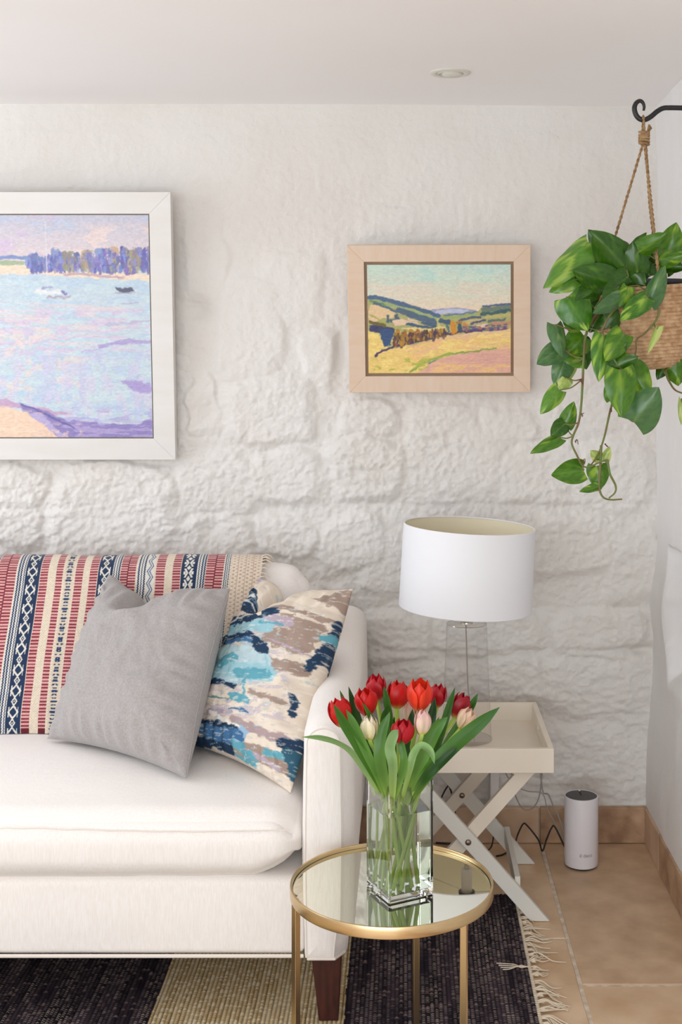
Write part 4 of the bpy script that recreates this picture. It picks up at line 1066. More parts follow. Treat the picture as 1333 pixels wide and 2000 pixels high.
def tulip_bloom(root, base, tipdir, Hh, Wd, cols, openness, seed, ybase=(226, 206, 96)):
    """six petals, three inner three outer, closed cup"""
    up = Vector(tipdir).normalized(); a = up.orthogonal().normalized(); b = up.cross(a).normalized()
    r_ = random.Random(seed); c0, c1 = np.array(cols[0], float), np.array(cols[1], float)
    nv, nu = 13, 9
    for k in range(6):
        inner = k % 2; th0 = k*math.pi/3+seed*0.7; R = Wd/2*(0.90 if inner else 1.0); Hk = Hh*(1.0 if inner else 0.96+r_.uniform(-.03, .03))
        hw = 0.98 if not inner else 0.85
        V = np.zeros((nv, nu, 3)); C = np.zeros((nv, nu, 3)); lean = r_.uniform(-0.04, 0.08)
        for i in range(nv):
            t = i/(nv-1)
            rad = R*max(0.16, math.sin(math.pi*min(1, 0.02+t*(0.86-0.20*openness)))**0.62)
            rad = rad*(1+lean*t*t)
            wt_ = hw*(0.80+0.20*math.sin(math.pi*t))*(1-max(0, (t-0.62)/0.38)**3.2*0.72)
            for j in range(nu):
                u = -1+2*j/(nu-1); ang = th0+u*wt_
                rr = rad*(1-0.05*u*u*(1 if inner else -0.6))+(0.0 if inner else 0.0012)+0.002*abs(u)**3*(0 if inner else 1)
                zz = Hk*(t-0.10*abs(u)**2*t*t)
                q = base+up*zz+(a*math.cos(ang)+b*math.sin(ang))*rr; V[i, j] = q[:]
                g = min(1, max(0, (t-0.02)/0.18)); col = np.array(ybase)*(1-g)+(c0*(1-abs(u)**2*0.5)+c1*abs(u)**2*0.5)*g
                if len(cols) > 2: col = col*(1-t*t)+np.array(cols[2], float)*t*t
                col = col*(1+0.06*math.sin(u*19+k)); C[i, j] = col
        ob = mesh_obj('petal', grid_mesh('petal', V, srgb_arr(C)), M_petal, root)
RED = ((206, 26, 24), (228, 54, 42)); DK = ((158, 20, 36), (190, 36, 50)); ORG = ((232, 52, 28), (244, 110, 70)); CRIM = ((194, 22, 38), (222, 66, 68))
CREAM = ((238, 228, 176), (244, 238, 208), (246, 236, 214)); PINKW = ((238, 220, 190), (244, 214, 206), (240, 190, 190))
VCx = VC
def vp(u, v, z): return VCx+ex*u+ey*v+Vector((0, 0, z-VCx.z))
#  px, py (bloom middle), h px, w px, Y, tilt deg(+ right), colours, open, label
TUL = [(664,1391,56,42,2.33,-16,RED,.2,'leftmost red tulip in the vase, leaning over the sofa arm'),
       (715,1371,56,41,2.35,-8,RED,.1,'deep red tulip second from the left, above the cream bud'),
       (737,1343,52,35,2.43,-3,CRIM,.1,'topmost crimson tulip, third from the left'),
       (777,1356,54,40,2.42,3,RED,.1,'red tulip with pinkish base, left of the big orange-red one'),
       (820,1359,62,48,2.36,2,ORG,.45,'largest orange-red tulip at the top middle of the bunch'),
       (856,1358,46,32,2.46,8,CRIM,.0,'small crimson tulip just right of the big orange-red one'),
       (899,1378,52,34,2.42,26,DK,.1,'dark red tulip tilting right above a cream pink bud'),
       (787,1429,50,43,2.30,4,CRIM,.0,'lowest red tulip, round and closed at the front'),
       (723,1421,48,31,2.31,-4,CREAM,.0,'small pale yellow tulip below the deep red one'),
       (825,1410,48,30,2.31,4,PINKW,.0,'small white and pink tulip below the big orange-red one'),
       (911,1404,46,32,2.37,30,((240,222,178),(244,214,190),(244,204,186)),.0,'cream pink tulip bud at the far right of the bunch'),
       (803,1392,50,24,2.44,-2,((232,204,176),(236,196,180),(236,190,176)),.0,'pale peach tulip half hidden behind the big orange-red one')]
#  leaf: owner, points (px,py,Y), width px, colour pair, fold, roll
G1 = ((88,136,44),(48,94,32)); G2 = ((106,148,66),(70,116,48)); G3 = ((50,92,32),(30,66,24)); G4 = ((138,170,108),(116,154,94))
LV = [(0,[(740,1560,2.36),(722,1518,2.33),(690,1473,2.30),(662,1452,2.28),(628,1441,2.26),(590,1440,2.25)],22,G4,.3,.75),
      (0,[(752,1560,2.36),(738,1522,2.33),(702,1462,2.29),(672,1412,2.27),(652,1376,2.26)],26,G1,.3,.2),
      (0,[(716,1500,2.40),(690,1420,2.42),(676,1380,2.42),(664,1348,2.42)],14,G1,.2,.3),
      (1,[(752,1550,2.34),(736,1512,2.31),(712,1460,2.29),(690,1412,2.28),(677,1386,2.28)],22,G2,.3,-.3),
      (1,[(742,1545,2.40),(722,1480,2.39),(700,1410,2.38),(681,1341,2.38)],26,G3,.3,.2),
      (2,[(758,1530,2.40),(740,1440,2.36),(724,1400,2.32),(708,1372,2.31)],12,G1,.2,0),
      (2,[(766,1500,2.42),(762,1420,2.40),(757,1375,2.39),(750,1340,2.39)],20,G1,.25,.2),
      (3,[(764,1550,2.33),(744,1492,2.30),(744,1440,2.30),(762,1390,2.31)],30,G2,.3,.1),
      (3,[(760,1540,2.35),(758,1470,2.36),(752,1410,2.38),(757,1378,2.38)],24,G1,.25,-.2),
      (7,[(775,1560,2.30),(768,1500,2.27),(762,1462,2.265),(770,1436,2.265),(778,1425,2.27)],26,G4,.35,.1),
      (7,[(772,1560,2.30),(788,1500,2.28),(786,1462,2.28),(780,1440,2.29)],20,G2,.3,.3),
      (8,[(766,1560,2.34),(744,1500,2.32),(728,1478,2.32),(716,1455,2.33)],18,G3,.25,.1),
      (9,[(800,1560,2.31),(800,1505,2.28),(808,1472,2.27),(824,1456,2.26),(842,1468,2.25),(850,1492,2.25)],22,G4,.4,.5),
      (4,[(790,1560,2.36),(792,1490,2.36),(802,1430,2.38),(806,1385,2.39)],28,G3,.3,0),
      (4,[(800,1555,2.33),(822,1490,2.32),(848,1430,2.32),(875,1400,2.32)],34,G2,.35,-.2),
      (5,[(806,1555,2.36),(828,1470,2.38),(842,1410,2.40),(850,1362,2.41)],26,G3,.3,.1),
      (6,[(812,1560,2.38),(845,1480,2.39),(872,1400,2.40),(889,1342,2.40)],22,G1,.3,.2),
      (10,[(806,1560,2.34),(838,1508,2.32),(880,1462,2.31),(930,1420,2.30),(976,1381,2.29)],38,G1,.3,.15),
      (10,[(808,1560,2.33),(836,1512,2.31),(866,1486,2.30),(895,1459,2.30)],24,G3,.3,.3),
      (6,[(826,1520,2.40),(880,1440,2.42),(918,1385,2.42),(934,1354,2.42)],20,G1,.25,.1),
      (11,[(780,1560,2.38),(784,1500,2.40),(776,1440,2.42),(770,1400,2.42)],24,G3,.25,0),
      (5,[(796,1560,2.34),(812,1500,2.33),(836,1450,2.33),(858,1400,2.34)],22,G2,.3,.2),
      (2,[(770,1560,2.36),(756,1500,2.37),(742,1450,2.38),(734,1400,2.40)],22,G3,.3,.1)]
roots = []
foot = [(-.018,-.026),(.004,-.030),(-.03,.02),(.026,-.016),(.0,.03),(-.028,-.006),(-.012,-.034),(-.006,.012),(.022,.026),(-.034,.03),(-.026,-.022),(.012,.006)]
for i, (px_, py_, hp, wp, Yt, tilt, cols, op, lab) in enumerate(TUL):
    root = thing('tulip', lab, 'tulip', vp(foot[i][0], foot[i][1], H0+0.016)[:], 'cut tulips in the glass vase'); roots.append(root)
    ta = math.radians(tilt); d2 = Vector((math.sin(ta), 0.12*math.cos(i*2.1), math.cos(ta))).normalized()
    Hh = hp/F*Yt; Wd = wp/F*Yt; mid = P(px_, py_, Yt); base = mid-d2*(Hh/2)
    du = (base-VCx).dot(ex); dv = (base-VCx).dot(ey)
    rim = vp(max(-.035, min(.035, du*0.42+foot[i][0]*0.1)), max(-.035, min(.035, dv*0.42+foot[i][1]*.1)), vtop-0.005)
    st = vp(foot[i][0]-du*0.05, foot[i][1], H0+0.017)
    lowm = st.lerp(rim, 0.55)
    MB().tube(crom([st, lowm, rim, rim.lerp(base, 0.55)+Vector((0, 0, 0.004)), base-d2*0.006, base+d2*0.004], 6), 0.0044, 8).build('stem', M_tstem, root)
    tulip_bloom(root, base, d2, Hh, Wd, cols, op, i)
for (ow, pts, wp, g, fo, ro) in LV:
    pp = [P(*q) for q in pts]
    b0 = pp[0]; bv = VCx.lerp(b0, 0.25); pp[0] = vp(max(-.034, min(.034, (b0-VCx).dot(ex)*0.85)), max(-.034, min(.034, (b0-VCx).dot(ey)*.85)), vtop-0.045)
    prof = lambda t: (0.45+0.55*math.sin(math.pi/2*min(1, t/0.5))) if t < 0.5 else max(0.02, math.cos(math.pi/2*((t-0.5)/0.5)**1.5)**0.9)
    ribbon('leaf', pp, wp*0.80/F*2.33, M_tleaf, roots[ow], tl_col(g[0], g[1], ow*1.7), fo, ro, 0.2, prof=prof, wav=0.25)

# ------------------------------------------------------------------ butler's tray table
X0, X1, Y0, Y1, ZB, ZT = -0.052, 0.372, 3.10, 3.52, 0.378, 0.438
tt = thing('tray_table', 'cream painted butler tray table with crossed folding legs', 'table', ((X0+X1)/2, 3.3, 0))
MB().box(X0+.008, X1-.008, Y0+.008, Y1-.008, ZB+0.002, ZB+0.012).build('tray_bottom', M_paint, tt, smooth=False)
MB().box(X0, X1, Y0, Y0+0.013, ZB, ZT).build('tray_side', M_paint, tt, smooth=False, bevel=0.0015)
MB().box(X0, X1, Y1-0.013, Y1, ZB, ZT).build('tray_side', M_paint, tt, smooth=False, bevel=0.0015)
for xx in (X0, X1-0.013):
    m = MB(); yc = (Y0+Y1)/2          # end boards with a hand hole
    a, b, zc0, zc1 = yc-0.05, yc+0.05, ZT-0.030, ZT-0.014
    m.box(xx, xx+.013, Y0+.0131, a, ZB, ZT); m.box(xx, xx+.013, b, Y1-.0131, ZB, ZT); m.box(xx, xx+.013, a, b, ZB, zc0); m.box(xx, xx+.013, a, b, zc1, ZT)
    m.build('tray_end', M_paint, tt, smooth=False)
def xleg(xa, za, xb, zb, y, wd, th_, m_):
    a = Vector((xa, y, za)); b = Vector((xb, y, zb)); t = (b-a).normalized(); s_ = Vector((0, 1, 0)).cross(t).normalized()
    def cut(p, z):   # slide corner along the leg to the level z
        return p+t*((z-p.z)/t.z)
    vs = []
    for yy in (y-th_/2, y+th_/2):
        for c, z in ((a, za), (b, zb)):
            for sg in (-1, 1):
                q = cut(Vector((c.x, yy, c.z))+s_*sg*wd/2, z); vs.append(q)
    mb = MB(); mb.add(vs, [(0,1,3,2),(4,6,7,5),(0,4,5,1),(2,3,7,6),(0,2,6,4),(1,5,7,3)]); return mb.build('leg', m_, tt, smooth=False, bevel=0.0015)
zt = ZB-0.001; cx = 0.16
xleg(cx+0.180, 0.001, cx-0.155, zt, 3.128, 0.036, 0.018, M_paint_shaded)  # legs in shade take the greyed copy of the cream paint
xleg(cx-0.180, 0.001, cx+0.155, zt, 3.148, 0.036, 0.018, M_paint)
xleg(cx+0.180, 0.001, cx-0.155, zt, 3.478, 0.036, 0.018, M_paint_shaded)
xleg(cx-0.180, 0.001, cx+0.155, zt, 3.458, 0.036, 0.018, M_paint)
MB().box(cx+0.118, cx+0.132, 3.137, 3.469, 0.062, 0.106).build('stretcher', M_paint_shaded, tt, smooth=False, bevel=0.0015)  # shaded side of the bar painted in as grey
MB().box(cx-0.132, cx-0.118, 3.157, 3.449, 0.062, 0.106).build('stretcher', M_paint, tt, smooth=False, bevel=0.0015)
MB().box(cx-0.155, cx-0.115, 3.12, 3.487, ZB-0.016, ZB-0.0005).build('stretcher', M_paint, tt, smooth=False)
MB().box(cx+0.115, cx+0.150, 3.14, 3.467, ZB-0.016, ZB-0.0005).build('stretcher', M_paint, tt, smooth=False)
for y, yy in ((3.118, -1), (3.448, -1)):
    mm = MB(); mm.lathe([(0.0, 0.004), (0.004, 0.0038), (0.0065, 0.0025), (0.0078, 0.0)], (0, 0, 0), 20, M=Matrix.Rotation(R90, 3, 'X'))
    o = mm.build('bolt', M_bolt, tt); o.location = (cx+0.0, y, 0.199)

# ------------------------------------------------------------------ table lamp
LC = Vector((0.167, 3.335, ZB+0.012))
lp = thing('table_lamp', 'clear glass table lamp with a white drum shade on the cream tray', 'lamp', LC[:])
zt_ = 0.700
MB().lathe([(0.0, 0.001), (0.063, 0.001), (0.0665, 0.003), (0.067, 0.006), (0.0655, 0.02), (0.054, zt_-LC.z-0.010), (0.0535, zt_-LC.z-0.003), (0.050, zt_-LC.z), (0.0, zt_-LC.z+0.001)], LC, 64).build('glass_base', M_lampglass, lp)
MB().lathe([(0.0, 0.0015), (0.0635, 0.0015), (0.0655, 0.003)], LC, 64).build('foot_ring', M_lampglass, lp)
MB().tube([(LC.x+0.0530*math.cos(a), LC.y+0.0530*math.sin(a), zt_-0.0015) for a in np.linspace(0, 2*math.pi, 65)], 0.0009, 6).build('top_edge', M_chrome, lp)
MB().tube([(LC.x+0.0668*math.cos(a), LC.y+0.0668*math.sin(a), LC.z+0.0022) for a in np.linspace(0, 2*math.pi, 65)], 0.0007, 6).build('foot_edge', mat('foot_edge', srgb(190, 178, 160), 0.3), lp)
MB().tube(crom([(LC.x-0.002, LC.y, zt_), (LC.x, LC.y, zt_-0.08), (LC.x+0.004, LC.y, zt_-0.18), (LC.x+0.012, LC.y+0.01, LC.z+0.05), (LC.x+0.02, LC.y+0.05, LC.z+0.012), (LC.x+0.02, LC.y+0.064, LC.z+0.008)], 8), 0.0017, 8).build('flex', M_cord_g, lp)
MB().lathe([(0.0, 0.0), (0.017, 0.0), (0.017, 0.003), (0.006, 0.004), (0.0045, 0.006), (0.0045, 0.034), (0.007, 0.035), (0.007, 0.050), (0.0, 0.050)], (LC.x, LC.y, zt_), 32).build('stem', M_chrome, lp)
MB().lathe([(0.0, 0), (0.014, 0.0), (0.015, 0.01), (0.015, 0.065), (0.013, 0.07), (0.0, 0.07)], (LC.x, LC.y, zt_+0.048), 32).build('lamp_holder', M_white_pl, lp)
MB().lathe([(0.015, 0), (0.022, 0.0), (0.022, 0.006), (0.015, 0.006)], (LC.x, LC.y, zt_+0.108), 32).build('shade_ring', M_dark, lp)
MB().lathe([(0.0, 0), (0.012, 0.0), (0.014, 0.015), (0.028, 0.045), (0.030, 0.06), (0.026, 0.078), (0.012, 0.09), (0, 0.092)], (LC.x, LC.y, zt_+0.120), 32).build('bulb', M_white_pl, lp)
Rt = Matrix.Rotation(math.radians(3.0), 3, 'Y')
shc = Vector((0.1685, 3.335, 0.851)); hh = 0.1095; rt, rb = 0.176, 0.1775
shd = MB().lathe([(rb-0.0012, -hh), (rb, -hh+0.001), (rt, hh-0.001), (rt-0.0012, hh)], shc, 128, M=Rt).build('shade', M_shade, lp)
MB().lathe([(rt-0.0013, hh), (rb-0.0016, -hh)], shc, 128, M=Rt).build('shade_lining', M_shadein, shd)
for z_, r_ in ((hh-0.001, rt-0.002), (-hh+0.001, rb-0.002)):
    m = MB(); m.tube([tuple(shc+Rt@Vector((r_*math.cos(a), r_*math.sin(a), z_))) for a in np.linspace(0, 2*math.pi, 97)], 0.0018, 6); m.build('shade_trim', M_shade, shd)
m = MB(); zc = Vector((LC.x, LC.y, zt_+0.111))
for k in range(3):
    a = k*2*math.pi/3+0.1; e = shc+Rt@Vector(((rb-0.003)*math.cos(a), (rb-0.003)*math.sin(a), -0.03)); m.tube([tuple(zc+Vector((0.02*math.cos(a), 0.02*math.sin(a), 0))), tuple(e)], 0.0012, 6)
m.build('spider', M_chrome, shd)

# ------------------------------------------------------------------ router
RC = Pz(1136, 1689, 0.0015)
rt_ = thing('wifi_router', 'white cylindrical wifi unit with a black top standing on floor tiles', 'router', RC[:])
MB().lathe([(0.0, 0.0), (0.040, 0.0), (0.043, 0.002), (0.043, 0.005)], RC, 64).build('foot', M_dark, rt_)
MB().lathe([(0.042, 0.004), (0.0455, 0.005), (0.0468, 0.009), (0.0468, 0.190), (0.0462, 0.1925), (0.0440, 0.1935), (0.0432, 0.1915)], RC, 72).build('body', M_white_pl, rt_)
tp = MB().lathe([(0.0435, 0.1912), (0.042, 0.1925), (0.0, 0.1930)], RC, 64).build('top', M_dark, rt_)
MB().box(RC.x-0.002, RC.x+0.002, RC.y+0.002, RC.y+0.030, RC.z+0.1926, RC.z+0.1938).build('slot', mat('slot_black', srgb(8, 8, 8), 0.6), tp, smooth=False)
MB().box(RC.x-0.0022, RC.x+0.0022, RC.y+0.030, RC.y+0.041, RC.z+0.1924, RC.z+0.1940).build('notch', M_white_pl, tp, smooth=False)
def text_on(parent, body, loc, size, m, name='lettering'):
    cu = bpy.data.curves.new(name, 'FONT'); cu.body = body; cu.size = size; cu.extrude = 0.00008; cu.align_x = 'CENTER'; cu.align_y = 'CENTER'
    cu.materials.append(m); o = bpy.data.objects.new(name, cu); link(o, parent)
    o.location = loc; o.rotation_euler = (R90, 0, 0); return o
# lettering bent round the body: convert the text to a mesh and wrap it
t_ = text_on(None, 'deco', (0, 0, 0), 0.0135, M_print_grey)
bpy.context.view_layer.update()
dg = bpy.context.evaluated_depsgraph_get(); tm = bpy.data.meshes.new_from_object(t_.evaluated_get(dg)); bpy.data.objects.remove(t_)
a0 = math.radians(-90+10)
for v in tm.vertices:
    x, y = v.co.x+0.004, v.co.y; an = a0+x/0.0468; v.co = (RC.x+0.0471*math.cos(an), RC.y+0.0471*math.sin(an), RC.z+0.043+y)
mesh_obj('lettering', tm, M_print_grey, rt_, smooth=False)
m = MB(); an0 = a0-0.0155/0.0468
for (r0, a1, a2) in ((0.0038, 0.6, 5.2), (0.0016, 0, 6.28)):
    m.tube([(RC.x+0.0472*math.cos(an0+r0*math.cos(t)/0.0468), RC.y+0.0472*math.sin(an0+r0*math.cos(t)/0.0468), RC.z+0.043+r0*math.sin(t)) for t in np.linspace(a1, a2, 22)], 0.0005, 4)
m.build('emblem', M_print_grey, rt_)

# ------------------------------------------------------------------ cables and conduit
def cable(name, label, pts, r, m): tag(MB().tube(crom(pts, 10), r, 8).build(name, m), label, 'cable')
cz = 0.0035
cable('power_cable', 'black cable looping up from the router along the stone skirting',
      [(RC.x-0.044, RC.y+0.015, 0.045), P(1085, 1616, 3.50), P(1078, 1617, 3.50), P(1068, 1640, 3.49), Pz(1060, 1662, cz), P(1052, 1640, 3.52), P(1030, 1612, 3.53), P(1022, 1610, 3.53), P(1012, 1630, 3.52), Pz(1004, 1652, cz+.002), Pz(985, 1668, cz), Pz(970, 1672, cz)], 0.0024, M_cord_b)
cable('power_cable', 'short black cable drooping behind the crossed table legs',
      [P(966, 1600, 3.56), P(965, 1628, 3.53), P(961, 1652, 3.50), Pz(952, 1661, cz), Pz(940, 1655, cz), Pz(925, 1648, cz)], 0.0022, M_cord_b)
cable('power_cable', 'black cable bent to a peak behind the tray table, beside the vase',
      [Pz(838, 1642, cz), P(850, 1600, 3.52), P(862, 1560, 3.55), P(875, 1536, 3.57), P(880, 1541, 3.57), P(884, 1556, 3.57), P(890, 1590, 3.57), Pz(900, 1650, cz), Pz(880, 1648, cz), Pz(852, 1646, cz)], 0.0024, M_cord_b)
cable('power_cable', 'grey cable running down the wall into the back of the router',
      [P(1055, 1500, 3.57), P(1058, 1525, 3.56), P(1062, 1548, 3.55), P(1072, 1552, 3.54), P(1082, 1575, 3.52), P(1092, 1595, 3.50), (RC.x-0.042, RC.y+0.022, 0.075)], 0.0021, M_cord_g)
cable('power_cable', 'grey cable hanging in a loop below the tray table',
      [P(1060, 1500, 3.58), P(1056, 1545, 3.575), P(1048, 1570, 3.57), P(1034, 1582, 3.57), P(1020, 1578, 3.57), P(1008, 1555, 3.57), P(1003, 1530, 3.57), P(998, 1505, 3.58)], 0.0019, M_cord_g)
cable('power_cable', 'thin grey cable trailing slanting down the wall to the router',
      [P(985, 1505, 3.58), P(1003, 1532, 3.575), P(1030, 1545, 3.57), P(1060, 1550, 3.565), P(1070, 1580, 3.54), P(1085, 1608, 3.52), (RC.x-0.043, RC.y+0.02, 0.062)], 0.0016, M_cord_g)
a = P(958, 1575, 3.60).x; b = P(975, 1575, 3.60).x
tag(MB().box(a, b, 3.592, 3.632, 0.105, 0.35).build('cable_trunking', M_conduit, smooth=False, bevel=0.003), 'white cable trunking on the wall behind the tray table', 'trunking')

# ------------------------------------------------------------------ wall bracket, hanging basket, pothos
BY = 2.80
hk = thing('wall_bracket', 'black wrought iron plant bracket with a curled hook end', 'bracket', (0.725, BY, 1.95))
hp_ = crom([P(1258, 216, BY), P(1259, 208, BY), P(1256, 200, BY), P(1250, 197, BY), P(1243, 202, BY), P(1240, 212, BY), P(1243, 224, BY), P(1250, 232, BY), P(1260, 234, BY),
            P(1272, 228, BY), P(1284, 218, BY), P(1296, 211.5, BY), P(1310, 210.5, BY), P(1345, 211, BY), P(1400, 211, BY), (0.733, BY, P(1400, 211, BY).z)], 6)
rads = [0.0028+0.0030*min(1, i/30) for i in range(len(hp_))]
MB().tube(hp_, rads, 12).build('arm', M_iron, hk)
MB().box(0.7305, 0.7365, BY-0.016, BY+0.016, 1.86, 2.03).build('wall_plate', M_iron, hk, smooth=False, bevel=0.003)
MB().tube(crom([(0.732, BY, 1.875), (0.71, BY, 1.90), (0.695, BY, 1.94), (0.68, BY, 1.968)], 8), 0.005, 10).build('brace', M_iron, hk)

BC = Vector((0.548, BY, 0)); zrim = P(1262, 561, BY).z; zbot = P(1262, 716, BY).z
bk_ = thing('hanging_basket', 'coiled jute basket hanging on twisted ropes from the black bracket', 'basket', (BC.x, BC.y, zbot))
def basket():
    prof = [(0.0, 0.0), (0.045, 0.0), (0.062, 0.004), (0.078, 0.018), (0.092, 0.042), (0.102, 0.072), (0.108, 0.105), (0.111, 0.14), (0.112, 0.176)]
    pr = crom([(r, 0, z) for r, z in prof], 20); A_ = np.array([p[:] for p in pr])
    seg = np.linalg.norm(np.diff(A_, axis=0), axis=1); s = np.concatenate([[0], np.cumsum(seg)]); sv = np.arange(0, s[-1], 0.0013)
    R = np.interp(sv, s, A_[:, 0]); Z = np.interp(sv, s, A_[:, 2]); th_ = np.linspace(0, 2*math.pi, 321)
    Tn, S = np.meshgrid(th_, sv); Rg = np.repeat(R[:, None], 321, 1); Zg = np.repeat(Z[:, None], 321, 1)
    pitch = 0.0085; f = (S/pitch+Tn/(2*math.pi)) % 1; coil = np.sin(f*math.pi)**0.5
    tw = np.sin(Tn*75*1.0+f*4.5)*0.5+0.5
    d = 0.0052*coil+0.0012*coil*tw
    dR = np.gradient(R, sv)[:, None]; dZ = np.gradient(Z, sv)[:, None]
    V = np.stack([(Rg+d*dZ)*np.cos(Tn), (Rg+d*dZ)*np.sin(Tn), Zg-d*dR], -1)
    Mt = np.array(Matrix.Rotation(math.radians(-5), 3, 'Y')); V = V@Mt.T+np.array([BC.x, BC.y, zbot])
    mesh_obj('woven_bowl', grid_mesh('woven_bowl', V), M_jute2, bk_)
    V2 = V.copy(); c = np.array([BC.x, BC.y, zbot+0.09]); V2 = c+(V-c)*0.93
    mesh_obj('lining', grid_mesh('lining', V2[::6, ::8], flip=True), M_dark, bk_)
basket()
def rope(pts, r, m, parent, name='rope', turns=None):
    pth = crom(pts, 24); mb = MB(); L = sum((pth[i+1]-pth[i]).length for i in range(len(pth)-1)); acc = 0
    st = [[], []]; nrm = None; total = 0
    for i, p in enumerate(pth):
        t = (pth[min(i+1, len(pth)-1)]-pth[max(i-1, 0)]).normalized()
        if nrm is None: nrm = t.orthogonal().normalized()
        nrm = (nrm-t*nrm.dot(t)).normalized(); bi = t.cross(nrm)
        if i: total += (p-pth[i-1]).length
        for k in range(2):
            a = total/0.012*2*math.pi*0.5+k*math.pi; st[k].append(p+(nrm*math.cos(a)+bi*math.sin(a))*r*0.5)
    for k in range(2): mb.tube(st[k], r*0.66, 6)
    return mb.build(name, m, parent)
Kn = P(1259, 270, BY)
def R_(px, py, Y): return P(px, py, Y)
rope([R_(1252, 284, BY)+Vector((.002, 0, 0)), R_(1256, 250, BY), R_(1257, 234, BY+0.008), R_(1257, 227, BY), R_(1258, 234, BY-0.009), R_(1260, 262, BY)], 0.0028, M_jute, bk_)
dvs = [(1261, 283), (1236, 365), (1200, 470), (1178, 560)]
def dense(ps, n=6):
    out = []
    for i in range(len(ps)-1):
        for k in range(n): out.append(Vector(ps[i]).lerp(Vector(ps[i+1]), k/n))
    return out+[Vector(ps[-1])]
rope(dense([R_(1257, 280, BY), R_(1200, 470, BY+0.02), R_(1172, 575, BY+0.03)]), 0.0030, M_jute, bk_)
rope(dense([R_(1260, 280, BY), R_(1276, 430, 2.72), R_(1292, 585, 2.69)]), 0.0034, M_jute, bk_)
rope(dense([R_(1262, 280, BY), R_(1270, 400, 2.85), R_(1291, 580, 2.89)]), 0.0032, M_jute, bk_)
m = MB()
for k in range(6):
    z = Kn.z+0.014-k*0.0052
    m.tube([(Kn.x+0.0105*math.cos(a), Kn.y+0.0105*math.sin(a), z+0.002*math.sin(a+k)) for a in np.linspace(0, 2*math.pi, 20)], 0.003, 6)
for k in range(4):
    m.tube([(Kn.x+0.006, Kn.y-0.003+k*0.002, Kn.z+0.01), (Kn.x+0.011+k*0.002, Kn.y-0.004+k*.002, Kn.z+0.030-k*.002)], 0.0022, 6)
m.build('knot', M_jute, bk_)

pot = thing('trailing_pothos', 'trailing golden pothos with heart-shaped leaves spilling over the jute basket', 'plant', (BC.x, BC.y, zrim-0.02))
MB().lathe([(0.0, 0.0), (0.09, 0.0), (0.09, -0.02), (0, -0.02)], (BC.x, BC.y, zrim-0.020), 40).build('soil', M_soil, pot)
MB().lathe([(0.085, -0.03), (0.098, 0.010), (0.1005, 0.020), (0.096, 0.020), (0.090, -0.028)], (BC.x+0.004, BC.y, zrim-0.006), 48).build('plant_pot', M_dark, pot)
def hleaf(bp, tp, wpx, kind, roll, cup, Yb, Yt, seed, curl=0.10, side_bend=0.0):
    b = P(bp[0], bp[1], Yb); t = P(tp[0], tp[1], Yt); ax = t-b; L = ax.length; ax.normalize()
    view = (Vector((0, 0, EYE))-b).normalized(); sd = ax.cross(view).normalized(); nr = sd.cross(ax).normalized()
    s2 = sd*math.cos(roll)+nr*math.sin(roll); n2 = nr*math.cos(roll)-sd*math.sin(roll)
    W = 1.14*wpx/F*(Yb+Yt)/2/max(0.45, abs(math.cos(roll)))
    nt_, nu = 22, 15; V = np.zeros((nt_, nu, 3)); C = np.zeros((nt_, nu, 3))
    pal = {'d': ((36, 76, 14), (58, 102, 18), (98, 140, 32)), 'm': ((54, 100, 18), (86, 130, 24), (138, 168, 48)), 'l': ((76, 124, 38), (100, 148, 48), (150, 178, 72)),
           'g': ((62, 100, 56), (84, 122, 70), (112, 142, 82)), 'p': ((140, 168, 80), (164, 186, 98), (190, 200, 120)), 'v': ((46, 96, 20), (76, 128, 28), (150, 182, 66))}[kind]
    for i in range(nt_):
        q = i/(nt_-1)
        pw = math.sin(math.pi*min(1.0, (q*0.90+0.10))**0.62)**0.72 if q < 1 else 0
        pw = max(pw*(1-max(0, q-0.8)*0.9), 0.012)
        for j in range(nu):
            u = -1+2*j/(nu-1)
            lob = 0.13*L*abs(u)**1.4*(1-q)**3
            along = L*q-lob
            off = -cup*W*(abs(u)**1.6)*pw*0.55+curl*L*(4*q*(1-q))*0.5+0.012*W*math.sin(q*9+seed+u*3)
            edge = 0.03*W*math.sin(q*14+seed*2)*abs(u)**3
            pt = b+ax*along+s2*(u*W/2*pw+side_bend*W*math.sin(q*math.pi))+n2*(off+edge); V[i, j] = pt[:]
            n1 = float(vnoise(np.array(u*1.6+seed*3.1), np.array(q*5-abs(u)*2.2+seed), 3)); n3 = float(vnoise(np.array(u*5+seed), np.array((q-abs(u)*0.5)*14), 5))
            a = np.array(pal[0], float)*(1-n3)+np.array(pal[1], float)*n3
            thr = {'d': .82, 'm': .72, 'l': .6, 'g': .76, 'p': .5, 'v': .58}[kind]
            mix = min(1, max(0, (n1-thr)/0.2)); c = a*(1-mix)+np.array(pal[2], float)*mix
            if abs(u) < 0.06: c = c*0.8+np.array([150, 180, 90])*0.2
            C[i, j] = c
    me = grid_mesh('leaf', V, srgb_arr(C)); o = mesh_obj('leaf', me, M_leaf, pot)
    return o, b
